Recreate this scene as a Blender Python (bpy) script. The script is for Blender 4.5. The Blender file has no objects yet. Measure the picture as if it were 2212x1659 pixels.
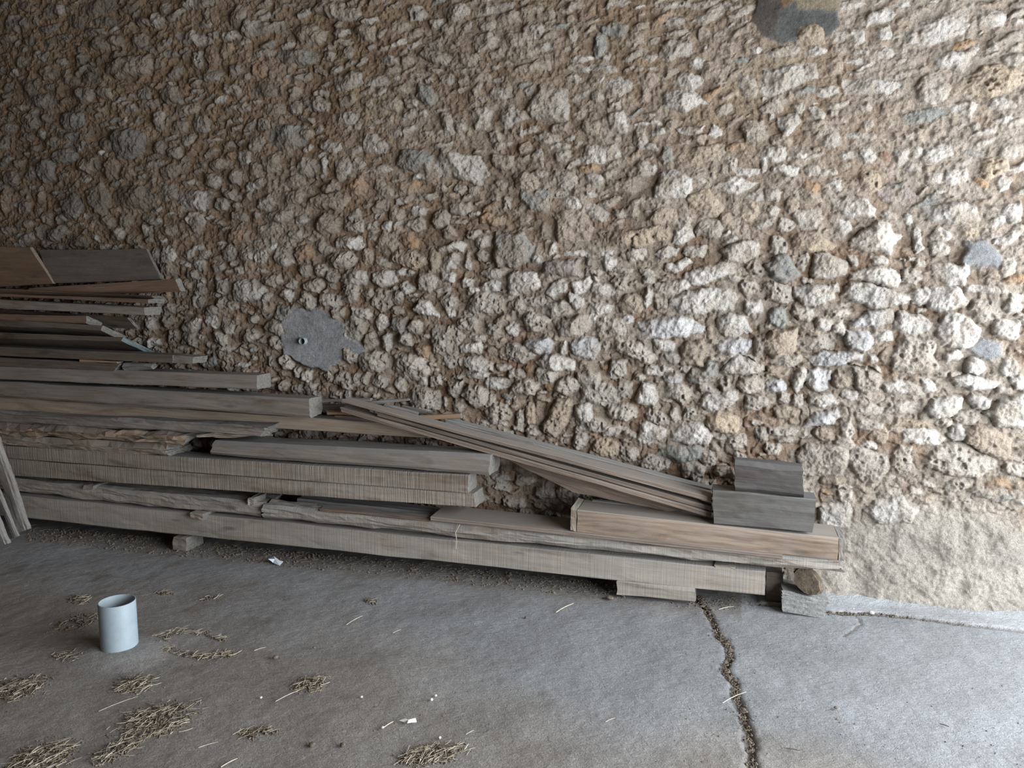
import bpy, math, random
import numpy as np
from mathutils import Vector, Matrix
random.seed(7)
RNG = np.random.RandomState(11)
SC = bpy.context.scene
COL = SC.collection

# ------------------------------------------------------------------ camera
FPX = 1650.0
PSI, PIT, CH, CD = math.radians(16), math.radians(7), 1.6, 4.2
cR = np.array([math.cos(PSI), math.sin(PSI), 0.0])
cF = np.array([-math.sin(PSI)*math.cos(PIT), math.cos(PSI)*math.cos(PIT), -math.sin(PIT)])
cU = np.cross(cR, cF)
CP = np.array([0.0, -CD, CH])
cam = bpy.data.cameras.new('camera'); camo = bpy.data.objects.new('camera', cam); COL.objects.link(camo)
cam.sensor_fit = 'HORIZONTAL'; cam.sensor_width = 36.0; cam.lens = 36.0*FPX/2212.0
cam.clip_start = 0.05; cam.clip_end = 200
M = Matrix(((cR[0], cU[0], -cF[0], CP[0]), (cR[1], cU[1], -cF[1], CP[1]), (cR[2], cU[2], -cF[2], CP[2]), (0, 0, 0, 1)))
camo.matrix_world = M
SC.camera = camo

def ray(px, py): return cF + cR*((px-1106.0)/FPX) - cU*((py-829.5)/FPX)
def P(px, py, y=0.0):
    """point of the plane y = const (parallel to the stone wall) measured from the photograph"""
    d = ray(px, py); t = (y-CP[1])/d[1]; return CP + d*t
def G(px, py, z=0.0):
    d = ray(px, py); t = (z-CP[2])/d[2]; return CP + d*t

# ------------------------------------------------------------------ node helpers
def new_mat(name):
    m = bpy.data.materials.new(name); m.use_nodes = True
    nt = m.node_tree; b = nt.nodes['Principled BSDF']
    b.inputs['Specular IOR Level'].default_value = 0.15
    return m, nt, b
def N(nt, typ, **kw):
    n = nt.nodes.new(typ)
    for k, v in kw.items():
        if k in n.inputs.keys(): n.inputs[k].default_value = v
        else: setattr(n, k, v)
    return n
def link(nt, a, b): nt.links.new(a, b)
def noise(nt, vec, scale, detail=4, rough=0.6, dist=0.0):
    n = N(nt, 'ShaderNodeTexNoise'); n.inputs['Scale'].default_value = scale; n.inputs['Detail'].default_value = detail
    n.inputs['Roughness'].default_value = rough; n.inputs['Distortion'].default_value = dist
    link(nt, vec, n.inputs['Vector']); return n.outputs['Fac']
def ramp(nt, fac, stops):
    r = N(nt, 'ShaderNodeValToRGB'); e = r.color_ramp.elements
    while len(e) > 1: e.remove(e[-1])
    e[0].position = stops[0][0]; c = stops[0][1]; e[0].color = (c[0], c[1], c[2], 1)
    for p, c in stops[1:]:
        q = e.new(p); q.color = (c[0], c[1], c[2], 1)
    link(nt, fac, r.inputs['Fac']); return r.outputs['Color']
def mixc(nt, a, b, fac, mode='MIX'):
    m = N(nt, 'ShaderNodeMix'); m.data_type = 'RGBA'; m.blend_type = mode
    for s, v in ((m.inputs[6], a), (m.inputs[7], b), (m.inputs[0], fac)):
        if isinstance(v, (int, float)): s.default_value = v
        elif isinstance(v, tuple): s.default_value = (v[0], v[1], v[2], 1)
        else: link(nt, v, s)
    return m.outputs[2]
def mapping(nt, vec, scale, loc=(0, 0, 0)):
    m = N(nt, 'ShaderNodeMapping'); m.inputs['Scale'].default_value = scale; m.inputs['Location'].default_value = loc
    link(nt, vec, m.inputs['Vector']); return m.outputs['Vector']
def math_(nt, op, a, b=0.0):
    m = N(nt, 'ShaderNodeMath'); m.operation = op
    for s, v in ((m.inputs[0], a), (m.inputs[1], b)):
        if isinstance(v, (int, float)): s.default_value = v
        else: link(nt, v, s)
    return m.outputs[0]
def bump(nt, b, h, strength, dist, prev=None):
    n = N(nt, 'ShaderNodeBump'); n.inputs['Strength'].default_value = strength; n.inputs['Distance'].default_value = dist
    link(nt, h, n.inputs['Height'])
    if prev is not None: link(nt, prev, n.inputs['Normal'])
    link(nt, n.outputs['Normal'], b.inputs['Normal']); return n.outputs['Normal']
def g3(v): return (v, v, v)

# ------------------------------------------------------------------ materials
def stone_mat():
    m, nt, b = new_mat('limestone_rubble')
    at = N(nt, 'ShaderNodeAttribute'); at.attribute_name = 'Col'
    tc = N(nt, 'ShaderNodeTexCoord').outputs['Object']
    n1 = noise(nt, tc, 60, 5, 0.7); n2 = noise(nt, tc, 240, 3, 0.7)
    r1 = ramp(nt, n1, [(0.3, g3(0.68)), (0.5, g3(1.0)), (0.72, g3(1.25))])
    c = mixc(nt, at.outputs['Color'], r1, 1.0, 'MULTIPLY')
    r2 = ramp(nt, n2, [(0.3, g3(0.85)), (0.7, g3(1.13))])
    c = mixc(nt, c, r2, 1.0, 'MULTIPLY')
    link(nt, c, b.inputs['Base Color']); b.inputs['Roughness'].default_value = 0.95
    h = math_(nt, 'ADD', noise(nt, tc, 75, 7, 0.78), math_(nt, 'MULTIPLY', n2, 0.3))
    bump(nt, b, h, 1.0, 0.022)
    return m
def concrete_mat():
    m, nt, b = new_mat('trowelled_concrete')
    at = N(nt, 'ShaderNodeAttribute'); at.attribute_name = 'Col'
    tc = N(nt, 'ShaderNodeTexCoord').outputs['Object']
    n1 = noise(nt, tc, 2.2, 5, 0.6); n2 = noise(nt, tc, 160, 4, 0.7)
    c = mixc(nt, at.outputs['Color'], ramp(nt, n1, [(0.3, (0.82, 0.80, 0.78)), (0.7, (1.15, 1.15, 1.16))]), 1.0, 'MULTIPLY')
    c = mixc(nt, c, ramp(nt, n2, [(0.3, g3(0.86)), (0.7, g3(1.12))]), 1.0, 'MULTIPLY')
    link(nt, c, b.inputs['Base Color']); b.inputs['Roughness'].default_value = 0.8
    b.inputs['Specular IOR Level'].default_value = 0.25
    w = noise(nt, mapping(nt, tc, (34, 60, 34)), 1.0, 6, 0.66, 0.45)
    h = math_(nt, 'ADD', w, math_(nt, 'MULTIPLY', n2, 0.35))
    bump(nt, b, h, 0.8, 0.015)
    return m
def wood_mat(name, base, dust=(0.26, 0.255, 0.25), saw=0.0, dustamt=0.55, grain=1.0, contrast=0.3, rings=0.0, stain=0.8, checks=0.8):
    m, nt, b = new_mat(name)
    to = N(nt, 'ShaderNodeTexCoord').outputs['Object']
    oi = N(nt, 'ShaderNodeObjectInfo').outputs['Random']
    off = N(nt, 'ShaderNodeCombineXYZ'); link(nt, math_(nt, 'MULTIPLY', oi, 37.0), off.inputs[0]); link(nt, math_(nt, 'MULTIPLY', oi, 11.0), off.inputs[2])
    va = N(nt, 'ShaderNodeVectorMath'); va.operation = 'ADD'; link(nt, to, va.inputs[0]); link(nt, off.outputs[0], va.inputs[1])
    v = va.outputs[0]
    fib = noise(nt, mapping(nt, v, (2.5, 60, 60)), 1.0, 6, 0.65, 0.8)
    big = noise(nt, mapping(nt, v, (1.0, 5, 5)), 1.6, 4, 0.6)
    lo = tuple(x*(1-contrast) for x in base); hi = tuple(min(1, x*(1+contrast)) for x in base)
    c = ramp(nt, fib, [(0.3, lo), (0.5, base), (0.72, hi)])
    c = mixc(nt, c, ramp(nt, big, [(0.3, (0.78, 0.72, 0.66)), (0.65, (1.15, 1.15, 1.15))]), 0.9, 'MULTIPLY')
    st = noise(nt, mapping(nt, v, (1.6, 7, 7), (3.1, 0, 0)), 1.3, 5, 0.62, 0.7)
    c = mixc(nt, c, ramp(nt, st, [(0.34, (0.55, 0.48, 0.42)), (0.47, g3(1.0))]), stain, 'MULTIPLY')
    ck = noise(nt, mapping(nt, v, (3.5, 85, 85), (0, 5, 2)), 1.0, 3, 0.5, 0.5)
    ckr = ramp(nt, ck, [(0.27, g3(0.35)), (0.33, g3(1.0))])
    c = mixc(nt, c, ckr, checks, 'MULTIPLY')
    # knots
    vo = N(nt, 'ShaderNodeTexVoronoi'); vo.inputs['Scale'].default_value = 1.0
    link(nt, mapping(nt, v, (2.2, 9, 9)), vo.inputs['Vector'])
    kn = ramp(nt, vo.outputs['Distance'], [(0.04, g3(1)), (0.13, g3(0))])
    c = mixc(nt, c, tuple(x*0.35 for x in base), kn)
    h = math_(nt, 'MULTIPLY', fib, 0.8)
    if rings > 0:
        w = N(nt, 'ShaderNodeTexWave'); w.wave_type = 'BANDS'; w.bands_direction = 'Z'; w.inputs['Scale'].default_value = 9; w.inputs['Distortion'].default_value = 14
        w.inputs['Detail'].default_value = 2; w.inputs['Detail Scale'].default_value = 0.6
        link(nt, mapping(nt, v, (0.35, 1, 1.3)), w.inputs['Vector'])
        c = mixc(nt, c, ramp(nt, w.outputs['Fac'], [(0.2, (0.62, 0.52, 0.45)), (0.6, (1.05, 1.03, 1.0))]), rings, 'MULTIPLY')
    if saw > 0:
        s1 = noise(nt, mapping(nt, v, (130, 2, 3)), 1.0, 2, 0.5, 0.2)
        s2 = noise(nt, mapping(nt, v, (3, 3, 3)), 1.0, 2, 0.5)
        sm = ramp(nt, s1, [(0.38, g3(0.74)), (0.5, g3(1.0)), (0.66, g3(1.32))])
        c = mixc(nt, c, sm, math_(nt, 'MULTIPLY', s2, 1.3*saw), 'MULTIPLY')
        h = math_(nt, 'ADD', h, math_(nt, 'MULTIPLY', s1, 1.2*saw))
    # settled dust lies on whatever faces up
    ge = N(nt, 'ShaderNodeNewGeometry'); sx = N(nt, 'ShaderNodeSeparateXYZ'); link(nt, ge.outputs['True Normal'], sx.inputs[0])
    dn = noise(nt, to, 30, 4, 0.7)
    up = ramp(nt, math_(nt, 'ADD', sx.outputs[2], math_(nt, 'MULTIPLY', math_(nt, 'SUBTRACT', dn, 0.5), 0.5)), [(0.2, g3(0.0)), (0.75, g3(1.0))])
    c = mixc(nt, c, dust, math_(nt, 'MULTIPLY', up, 0.85))
    film = ramp(nt, noise(nt, to, 7, 4, 0.6), [(0.3, g3(0.1)), (0.7, g3(1.0))])
    c = mixc(nt, c, dust, math_(nt, 'MULTIPLY', film, dustamt*0.85))
    link(nt, c, b.inputs['Base Color']); b.inputs['Roughness'].default_value = 0.9
    bump(nt, b, h, 0.5*grain, 0.006)
    return m
def plain_mat(name, col, rough=0.9, var=0.3, scale=40, bmp=0.4, dist=0.003):
    m, nt, b = new_mat(name)
    to = N(nt, 'ShaderNodeTexCoord').outputs['Object']
    n = noise(nt, to, scale, 4, 0.65)
    c = ramp(nt, n, [(0.3, tuple(x*(1-var) for x in col)), (0.7, tuple(min(1, x*(1+var)) for x in col))])
    link(nt, c, b.inputs['Base Color']); b.inputs['Roughness'].default_value = rough
    bump(nt, b, noise(nt, to, scale*2.5, 5, 0.7), bmp, dist)
    return m
MS = stone_mat(); MC = concrete_mat()
DUST = (0.20, 0.195, 0.19)
W = {
 'grey': wood_mat('dusty_grey_timber', (0.21, 0.18, 0.15), DUST),
 'saw': wood_mat('bandsawn_timber', (0.25, 0.215, 0.18), DUST, saw=1.0, dustamt=0.3, contrast=0.05, checks=0.15),
 'pale': wood_mat('pale_grey_timber', (0.29, 0.26, 0.225), (0.25, 0.24, 0.225), saw=0.35, dustamt=0.5, contrast=0.07, checks=0.35),
 'tan': wood_mat('tan_timber', (0.28, 0.22, 0.165), (0.24, 0.225, 0.20), dustamt=0.55),
 'dark': wood_mat('dark_brown_board', (0.11, 0.085, 0.065), (0.14, 0.135, 0.13), dustamt=0.35),
 'rust': wood_mat('reddish_brown_board', (0.16, 0.10, 0.065), (0.15, 0.14, 0.13), dustamt=0.25),
 'box': wood_mat('pine_box_board', (0.26, 0.205, 0.16), (0.26, 0.24, 0.215), dustamt=0.4, rings=0.5, contrast=0.22),
 'lath': wood_mat('grey_brown_lath', (0.19, 0.145, 0.115), (0.23, 0.21, 0.19), dustamt=0.3, contrast=0.4),
 'black': wood_mat('blackened_block', (0.06, 0.053, 0.05), (0.11, 0.107, 0.105), dustamt=0.35, contrast=0.35, grain=1.6),
 'grim': wood_mat('grimy_grey_block', (0.10, 0.095, 0.088), (0.15, 0.15, 0.145), dustamt=0.45, contrast=0.3, grain=1.6),
 'ash': wood_mat('weathered_ash_grey_wood', (0.23, 0.215, 0.195), (0.22, 0.22, 0.22), dustamt=0.5, contrast=0.5, grain=1.8),
 'orange': wood_mat('orange_splint', (0.27, 0.175, 0.105), (0.24, 0.19, 0.15), dustamt=0.35),
 'bark': wood_mat('barky_slab', (0.27, 0.20, 0.14), (0.2, 0.18, 0.16), dustamt=0.25, contrast=0.6, grain=2.5),
 'log': plain_mat('brown_log_bark', (0.12, 0.095, 0.07), 0.95, 0.5, 50, 0.9, 0.006),
}
M_END = plain_mat('sawn_end_grain', (0.135, 0.127, 0.113), 0.9, 0.25, 60, 0.5)
M_ENDB = plain_mat('bluish_end_grain', (0.12, 0.145, 0.15), 0.9, 0.2, 60, 0.4)
M_BLOCK = plain_mat('rough_concrete_block', (0.255, 0.255, 0.245), 0.95, 0.35, 70, 1.0, 0.008)
M_PVC = plain_mat('grey_pvc', (0.27, 0.325, 0.36), 0.42, 0.1, 12, 0.1, 0.001)
M_DULL = plain_mat('dull_straw', (0.22, 0.18, 0.135), 0.85, 0.3, 90, 0.2)
M_PIPE = plain_mat('weathered_grey_pipe', (0.20, 0.22, 0.225), 0.6, 0.15, 30, 0.2)
M_STRAW = plain_mat('dry_straw', (0.38, 0.335, 0.265), 0.7, 0.3, 90, 0.2)
M_CHAFF = plain_mat('dark_chaff', (0.125, 0.102, 0.08), 0.95, 0.5, 90, 0.5)
M_PEB = plain_mat('white_pebble', (0.75, 0.70, 0.62), 0.9, 0.15, 60, 0.5)
M_PAPER = plain_mat('white_scrap', (0.72, 0.71, 0.68), 0.7, 0.1, 30, 0.2)
M_PLAST = plain_mat('pale_blue_scrap', (0.55, 0.62, 0.68), 0.5, 0.15, 30, 0.3)
M_SHELL = plain_mat('rough_plaster', (0.17, 0.13, 0.10), 0.95, 0.2, 4, 0.5)
M_ROOF = plain_mat('brown_roof_boards', (0.13, 0.085, 0.055), 0.9, 0.3, 5, 0.4)

def tag(o, label, cat, group=None, kind=None):
    o['label'] = label; o['category'] = cat
    if group: o['group'] = group
    if kind: o['kind'] = kind
    return o

def np_grid_mesh(name, Vx, Vy, Vz, mat, col=None, flip=False):
    """structured grid (rows, cols) -> one mesh"""
    nr, nc = Vx.shape
    co = np.stack([Vx, Vy, Vz], -1).reshape(-1, 3).astype(np.float32)
    idx = np.arange(nr*nc, dtype=np.int32).reshape(nr, nc)
    a, b_, c, d = idx[:-1, :-1], idx[:-1, 1:], idx[1:, 1:], idx[1:, :-1]
    q = np.stack([a, b_, c, d] if not flip else [a, d, c, b_], -1).reshape(-1)
    nq = (nr-1)*(nc-1)
    me = bpy.data.meshes.new(name)
    me.vertices.add(nr*nc); me.vertices.foreach_set('co', co.ravel())
    me.loops.add(nq*4); me.loops.foreach_set('vertex_index', q)
    me.polygons.add(nq); me.polygons.foreach_set('loop_start', np.arange(0, nq*4, 4, dtype=np.int32))
    me.polygons.foreach_set('use_smooth', np.ones(nq, dtype=bool))
    me.update()
    if col is not None:
        at = me.color_attributes.new('Col', 'FLOAT_COLOR', 'POINT')
        c4 = np.ones((nr*nc, 4), dtype=np.float32); c4[:, :3] = col.reshape(-1, 3)
        at.data.foreach_set('color', c4.ravel())
    me.materials.append(mat)
    o = bpy.data.objects.new(name, me); COL.objects.link(o); return o

def vnoise(X, Z, s, seed):
    """value noise on 1-D axes X (cols), Z (rows) -> 2-D array in -1..1"""
    r = np.random.RandomState(seed)
    x = (X - X[0])/s; z = (Z - Z[0])/s
    L = r.rand(int(z[-1])+3, int(x[-1])+3).astype(np.float32)*2-1
    xi = x.astype(int); zi = z.astype(int); fx = x-xi; fz = z-zi
    fx = (fx*fx*(3-2*fx)).astype(np.float32)[None, :]; fz = (fz*fz*(3-2*fz)).astype(np.float32)[:, None]
    A = L[zi][:, xi]; B = L[zi][:, xi+1]; C = L[zi+1][:, xi]; D = L[zi+1][:, xi+1]
    return (A*(1-fx)+B*fx)*(1-fz)+(C*(1-fx)+D*fx)*fz
def fbm(X, Z, s, seed, n=4, g=0.55):
    o = 0; a = 1.0; t = 0
    for i in range(n): o = o + a*vnoise(X, Z, s/(2**i), seed+i*17); t += a; a *= g
    return o/t*1.4

def poly_sdf(x, z, poly):
    """positive inside"""
    best = np.full(x.shape, 1e9, dtype=np.float32); ins = np.zeros(x.shape, dtype=bool)
    n = len(poly)
    for i in range(n):
        ax, az = poly[i]; bx, bz = poly[(i+1) % n]
        ex, ez = bx-ax, bz-az; L = ex*ex+ez*ez+1e-12
        t = np.clip(((x-ax)*ex+(z-az)*ez)/L, 0, 1)
        d = (x-ax-t*ex)**2+(z-az-t*ez)**2
        np.minimum(best, d, out=best)
        if abs(ez) > 1e-9:
            c = ((az > z) != (bz > z)) & (x < ex*(z-az)/ez+ax)
            ins ^= c
    d = np.sqrt(best); return np.where(ins, d, -d)

# ------------------------------------------------------------------ stones of the wall, measured: cx cy w h tilt tone
TILES = [
(0, 0, """90 190 130 150 0 l;200 200 80 100 60 l;470 70 210 90 -5 l;210 50 140 100 0 o;410 240 170 80 15 l;290 180 50 90 0 l;60 330 140 80 0 t;240 340 110 80 0 d;350 470 160 100 -10 l;520 520 110 70 0 l;430 350 110 90 20 d;830 50 320 140 10 d;660 180 180 110 0 d;900 180 250 90 0 d;1060 70 180 80 20 d;1200 180 140 70 0 t;1330 170 150 110 -30 l;1500 120 170 60 30 l;1410 70 90 110 0 l;1680 30 300 90 10 l;800 270 170 60 0 l;1740 200 160 50 -5 l;1770 120 90 80 0 t;2030 120 150 240 -30 t;2150 240 160 160 0 l;1970 300 190 80 10 l;1820 300 110 80 0 l;1650 330 310 100 -10 l;850 370 200 100 5 t;980 350 150 90 0 t;1180 340 140 120 0 t;1260 420 130 60 -10 l;1450 450 110 60 0 l;1000 470 140 90 15 t;1120 570 370 170 10 t;1340 540 110 80 -20 t;680 500 110 80 20 l;1680 500 110 160 -20 l;1810 470 130 170 0 o;1930 430 120 130 0 o;2000 600 130 110 20 l;1790 650 220 80 5 l;2180 590 100 130 0 o;1480 620 150 80 30 l;1960 760 170 110 -20 l;2180 770 120 120 0 d;420 620 150 110 0 t;100 630 110 70 0 l;560 660 110 130 0 t;630 700 80 70 0 t;780 650 170 120 10 d;50 740 100 70 0 l;250 740 170 150 0 d;420 750 70 60 0 l;720 810 190 130 0 l;890 800 150 120 -20 t;1120 810 80 50 0 l;1215 790 110 90 0 l;1450 810 180 150 0 t;350 860 240 110 0 l;1600 920 220 100 15 t;1100 930 110 60 20 l;760 930 90 60 0 d;1260 880 180 90 10 t;620 1030 220 150 0 g;250 1020 180 160 30 l;400 1010 90 90 0 t;60 1080 130 70 20 l;1350 1030 100 180 0 l;1160 1020 60 80 0 l;1700 1050 130 120 0 l;2010 1010 80 50 0 l;900 1220 130 130 0 t;440 1210 130 90 0 t;210 1170 120 90 0 t;340 1150 60 90 0 l;590 1160 200 80 -10 g;1100 1220 290 240 0 g;1480 1300 120 100 0 w;1350 1260 110 110 -30 l;1590 1180 150 70 30 l;1920 1230 100 60 0 l;2070 1330 110 140 0 w;1780 1180 180 40 5 l;2180 1230 150 150 0 l;540 1330 200 120 0 g;380 1460 140 190 0 g;740 1400 200 130 0 t;1280 1400 220 60 10 l;940 1440 150 160 -20 o;1080 1470 130 110 20 o;1850 1400 230 90 10 t;1430 1460 150 110 0 t;1790 1540 140 100 -15 w;1990 1510 100 120 0 l;2150 1580 150 90 10 w;80 1520 140 110 0 l;2180 1440 130 120 0 t"""),
(550, 0, """630 60 330 130 0 t;780 100 200 120 0 l;1370 100 160 130 0 l;1720 90 180 150 20 l;2050 70 330 90 10 l;120 230 300 110 0 l;440 280 300 160 0 t;720 260 140 90 0 l;930 270 210 130 -10 t;1240 210 180 110 0 t;1540 190 140 80 0 l;1640 240 120 90 0 l;1810 220 80 70 0 l;1530 340 190 90 0 l;1980 350 240 170 20 l;2180 330 80 150 0 t;1720 370 120 50 -35 l;350 480 320 120 0 g;75 440 150 60 5 l;610 470 100 90 0 l;740 350 150 60 0 t;780 440 130 90 30 l;900 520 110 50 40 l;1070 400 130 50 10 t;1150 500 180 70 5 l;1280 510 100 90 0 t;1550 480 270 110 -15 l;1820 500 200 120 0 t;2070 460 150 70 25 l;2030 560 150 45 0 l;680 580 120 60 15 l;530 590 120 60 -20 t;360 645 220 60 0 l;50 600 110 110 0 o;90 750 230 150 0 d;790 690 260 150 15 l;1040 690 250 100 0 l;1150 590 180 80 10 t;1530 590 120 50 0 l;1800 590 200 45 5 l;1620 670 150 100 5 l;1770 670 110 70 0 l;1470 680 70 50 10 l;1385 665 60 50 0 l;1930 660 200 90 0 t;320 780 130 90 20 t;1250 740 200 80 0 t;1450 800 200 150 -30 g;500 880 230 130 -5 l;320 900 130 120 0 l;150 930 170 100 0 t;780 850 170 80 20 t;950 880 110 110 0 t;780 1000 230 110 10 l;1130 880 180 150 20 t;1310 870 130 80 0 l;1310 960 110 60 0 l;1420 950 60 60 0 l;1000 1030 170 60 10 t;1130 1010 110 90 30 t;900 1060 70 60 40 w;2100 790 250 120 0 l;1920 840 70 80 0 l;1860 890 50 50 0 l;2010 910 120 70 10 t;1920 1010 180 180 0 l;1630 1050 100 220 15 l;60 1050 110 90 10 l;270 1160 350 190 5 g;430 1010 140 60 -10 t;430 1140 120 90 0 t;640 1250 190 110 -10 l;1010 1230 210 160 -20 w;1200 1130 140 90 0 l;1460 1140 80 60 -20 w;1740 1080 100 80 0 l;2040 1170 120 110 0 l;2150 980 140 190 0 l;20 1230 60 150 0 t;590 1410 80 150 0 w;430 1420 180 160 -15 l;130 1390 160 150 0 t;740 1430 150 190 10 l;870 1400 120 90 0 l;1060 1440 220 90 10 l;1340 1360 310 200 -5 g;1750 1410 440 250 -10 w;870 1590 190 140 0 o;1290 1600 220 110 0 o;1060 1590 120 110 0 t;1580 1590 90 60 -5 l;1750 1610 110 80 -10 w;1850 1610 90 90 0 l;2080 1580 110 80 -20 l;2110 1380 180 150 0 t;20 1560 80 90 0 l;330 1540 160 110 20 t;640 1600 160 100 30 t"""),
(1100, 0, """200 250 200 140 10 l;90 340 200 150 0 l;510 150 90 70 0 t;340 110 120 90 0 t;180 80 200 70 10 t;900 20 220 80 10 l;1400 40 300 85 8 l;1670 30 240 80 10 l;1720 120 290 100 25 l;1900 40 180 80 0 l;1990 190 110 60 -20 l;1660 270 110 90 20 t;880 240 260 150 0 g;1060 340 230 130 0 y;780 380 110 220 0 g;1200 490 120 60 0 l;1400 430 310 170 15 l;540 290 90 150 20 l;560 410 90 110 0 t;830 480 60 100 0 l;110 440 180 110 0 t;590 580 210 75 -5 l;800 575 230 75 -10 l;1200 590 90 50 0 l;1090 590 110 50 5 o;200 570 300 90 10 t;1600 540 130 90 0 w;1680 410 60 60 0 l;2110 430 130 80 25 w;1880 430 200 160 0 t;1750 600 240 160 0 t;2040 740 180 190 20 l;2190 740 90 220 0 w;550 670 110 70 -30 l;775 685 60 40 40 w;940 740 210 170 10 w;340 870 370 340 0 l;180 760 120 80 20 l;750 830 120 110 0 l;900 880 130 100 0 l;1180 680 200 120 0 t;1170 820 120 150 0 t;1540 690 240 160 -20 w;1480 860 360 180 0 w;930 1040 180 190 0 w;610 950 170 110 20 t;700 1080 150 120 0 t;1240 1045 130 40 -10 w;1840 930 150 90 20 l;2100 1110 230 200 10 l;1760 1120 130 120 -20 w;1620 1180 140 100 0 t;1120 1180 110 190 0 l;1200 1250 120 80 0 l;1340 1320 140 150 10 g;1650 1310 370 140 8 y;80 980 150 110 0 l;95 1130 60 80 0 l;330 1170 230 120 0 l;760 1310 310 180 10 w;450 1330 150 110 20 l;240 1350 110 150 -10 l;120 1250 110 90 0 t;520 1170 100 55 0 l;1110 1440 240 130 15 l;1220 1440 80 90 0 w;1390 1590 300 250 0 w;720 1530 150 110 -10 w;450 1530 230 160 -15 l;850 1480 130 65 10 l;250 1470 120 60 0 l;1000 1580 360 150 0 t;2030 1450 200 75 -5 w;1730 1500 40 50 0 w;1900 1380 120 110 0 l;1650 1640 140 70 10 l;2180 1370 80 190 0 w;680 1640 90 60 0 w;140 1540 220 170 0 t"""),
(1652, 0, """400 290 240 150 -10 y;760 30 220 80 10 w;1200 20 100 50 10 w;1430 5 150 30 0 w;1740 40 80 80 0 l;980 140 290 120 15 w;700 180 100 80 0 l;660 310 170 130 0 w;790 300 120 150 10 w;1030 290 140 150 10 w;1200 190 150 100 15 t;1270 310 110 110 0 w;1940 140 250 160 0 w;2190 180 90 60 0 w;2080 350 310 100 20 l;1960 370 100 110 0 w;430 430 190 80 10 w;150 440 280 90 15 l;640 430 130 50 0 l;790 440 80 60 0 l;860 440 90 50 -10 w;1040 450 180 90 5 w;1200 425 60 40 0 l;860 555 180 50 20 w;2130 500 170 110 10 l;610 560 150 140 0 t;1450 760 260 260 -20 l;1340 590 110 50 35 l;540 770 190 100 10 w;300 920 100 90 0 l;450 970 150 100 -30 w;580 960 80 70 0 l;50 970 50 60 0 w;220 1050 210 180 15 w;860 910 90 80 0 l;1150 890 320 130 15 t;1700 920 250 120 0 w;2050 880 200 120 0 w;890 1050 90 80 0 l;840 1160 230 65 5 w;1370 980 360 130 10 g;1250 1160 120 80 10 l;1350 1150 130 130 0 t;1820 1070 130 90 20 w;480 1130 130 60 30 l;590 1190 160 110 0 l;740 1320 180 75 10 w;890 1320 160 100 10 w;1030 1340 100 80 0 r;1170 1330 120 150 0 w;1300 1310 100 100 30 w;90 1310 180 160 0 w;290 1310 130 70 -5 w;1480 1300 250 150 10 w;1700 1380 160 80 30 w;2100 1260 200 190 20 l;400 1450 150 110 0 l;170 1450 200 90 -5 w;1640 1510 250 120 5 w;1450 1510 150 120 0 w;900 1540 190 180 0 y;1960 1420 250 170 10 y;1860 1560 120 90 -10 o;400 1600 180 110 -15 o;620 1580 120 100 0 w;2050 1560 130 140 0 w;1120 1600 200 90 10 g;1270 1420 150 70 0 w"""),
(0, 330, """620 450 240 180 10 g;830 370 190 230 30 t;1150 380 360 190 0 d;1430 330 160 140 0 l;1640 400 360 170 0 w;1940 350 180 80 -20 w;2010 445 90 50 -10 w;190 460 110 100 20 l;30 410 110 190 0 o;330 370 60 90 0 t;500 560 100 80 15 w;300 500 60 80 0 t;380 560 100 100 0 t;180 600 170 80 5 t;320 680 100 110 0 l;480 690 210 120 10 l;40 660 120 70 0 l;130 700 90 40 0 g;650 750 190 120 -10 d;800 720 110 60 -35 l;980 690 150 110 0 l;1050 580 110 110 0 t;850 500 120 90 0 t;900 580 120 100 0 t;1280 580 160 90 -10 l;1240 660 120 90 0 l;1260 730 90 70 0 t;1450 520 90 30 -5 w;1440 660 140 110 -10 t;1870 430 110 110 0 l;2030 540 160 65 -10 l;2180 520 80 60 0 w;2030 720 190 120 0 o;860 800 150 60 0 w;480 800 190 60 0 g;360 780 90 80 -20 l;1430 870 120 130 0 w;1320 880 100 120 0 l;1420 990 160 120 -10 t;1600 860 130 80 0 l;1740 870 120 80 0 l;1570 950 100 60 -10 w;1700 970 110 90 0 w;1630 1040 110 70 0 l;1860 980 120 100 20 w;1950 860 110 140 -10 l;2100 870 160 110 0 l;2050 1010 110 80 20 l;1700 1140 100 170 15 l;1890 1140 100 150 10 w;1500 1210 120 60 10 l;1580 1130 100 80 0 t;1340 1330 90 110 0 w;1260 1340 70 80 0 l;1450 1330 120 110 0 l;1680 1270 120 100 0 l;1900 1280 90 110 0 l;1980 1310 110 90 0 l;1810 1350 110 100 0 g;1430 1440 130 100 0 l;1280 1460 150 130 0 l;1620 1470 180 120 15 w;1810 1440 130 120 0 w;1950 1480 120 160 15 l;1470 1560 130 110 10 l;1280 1620 170 80 0 w;1620 1590 160 130 0 l;1880 1580 110 110 0 l;2150 1420 110 100 0 l;2150 1560 120 120 0 l;1100 1530 90 60 0 t"""),
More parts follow.
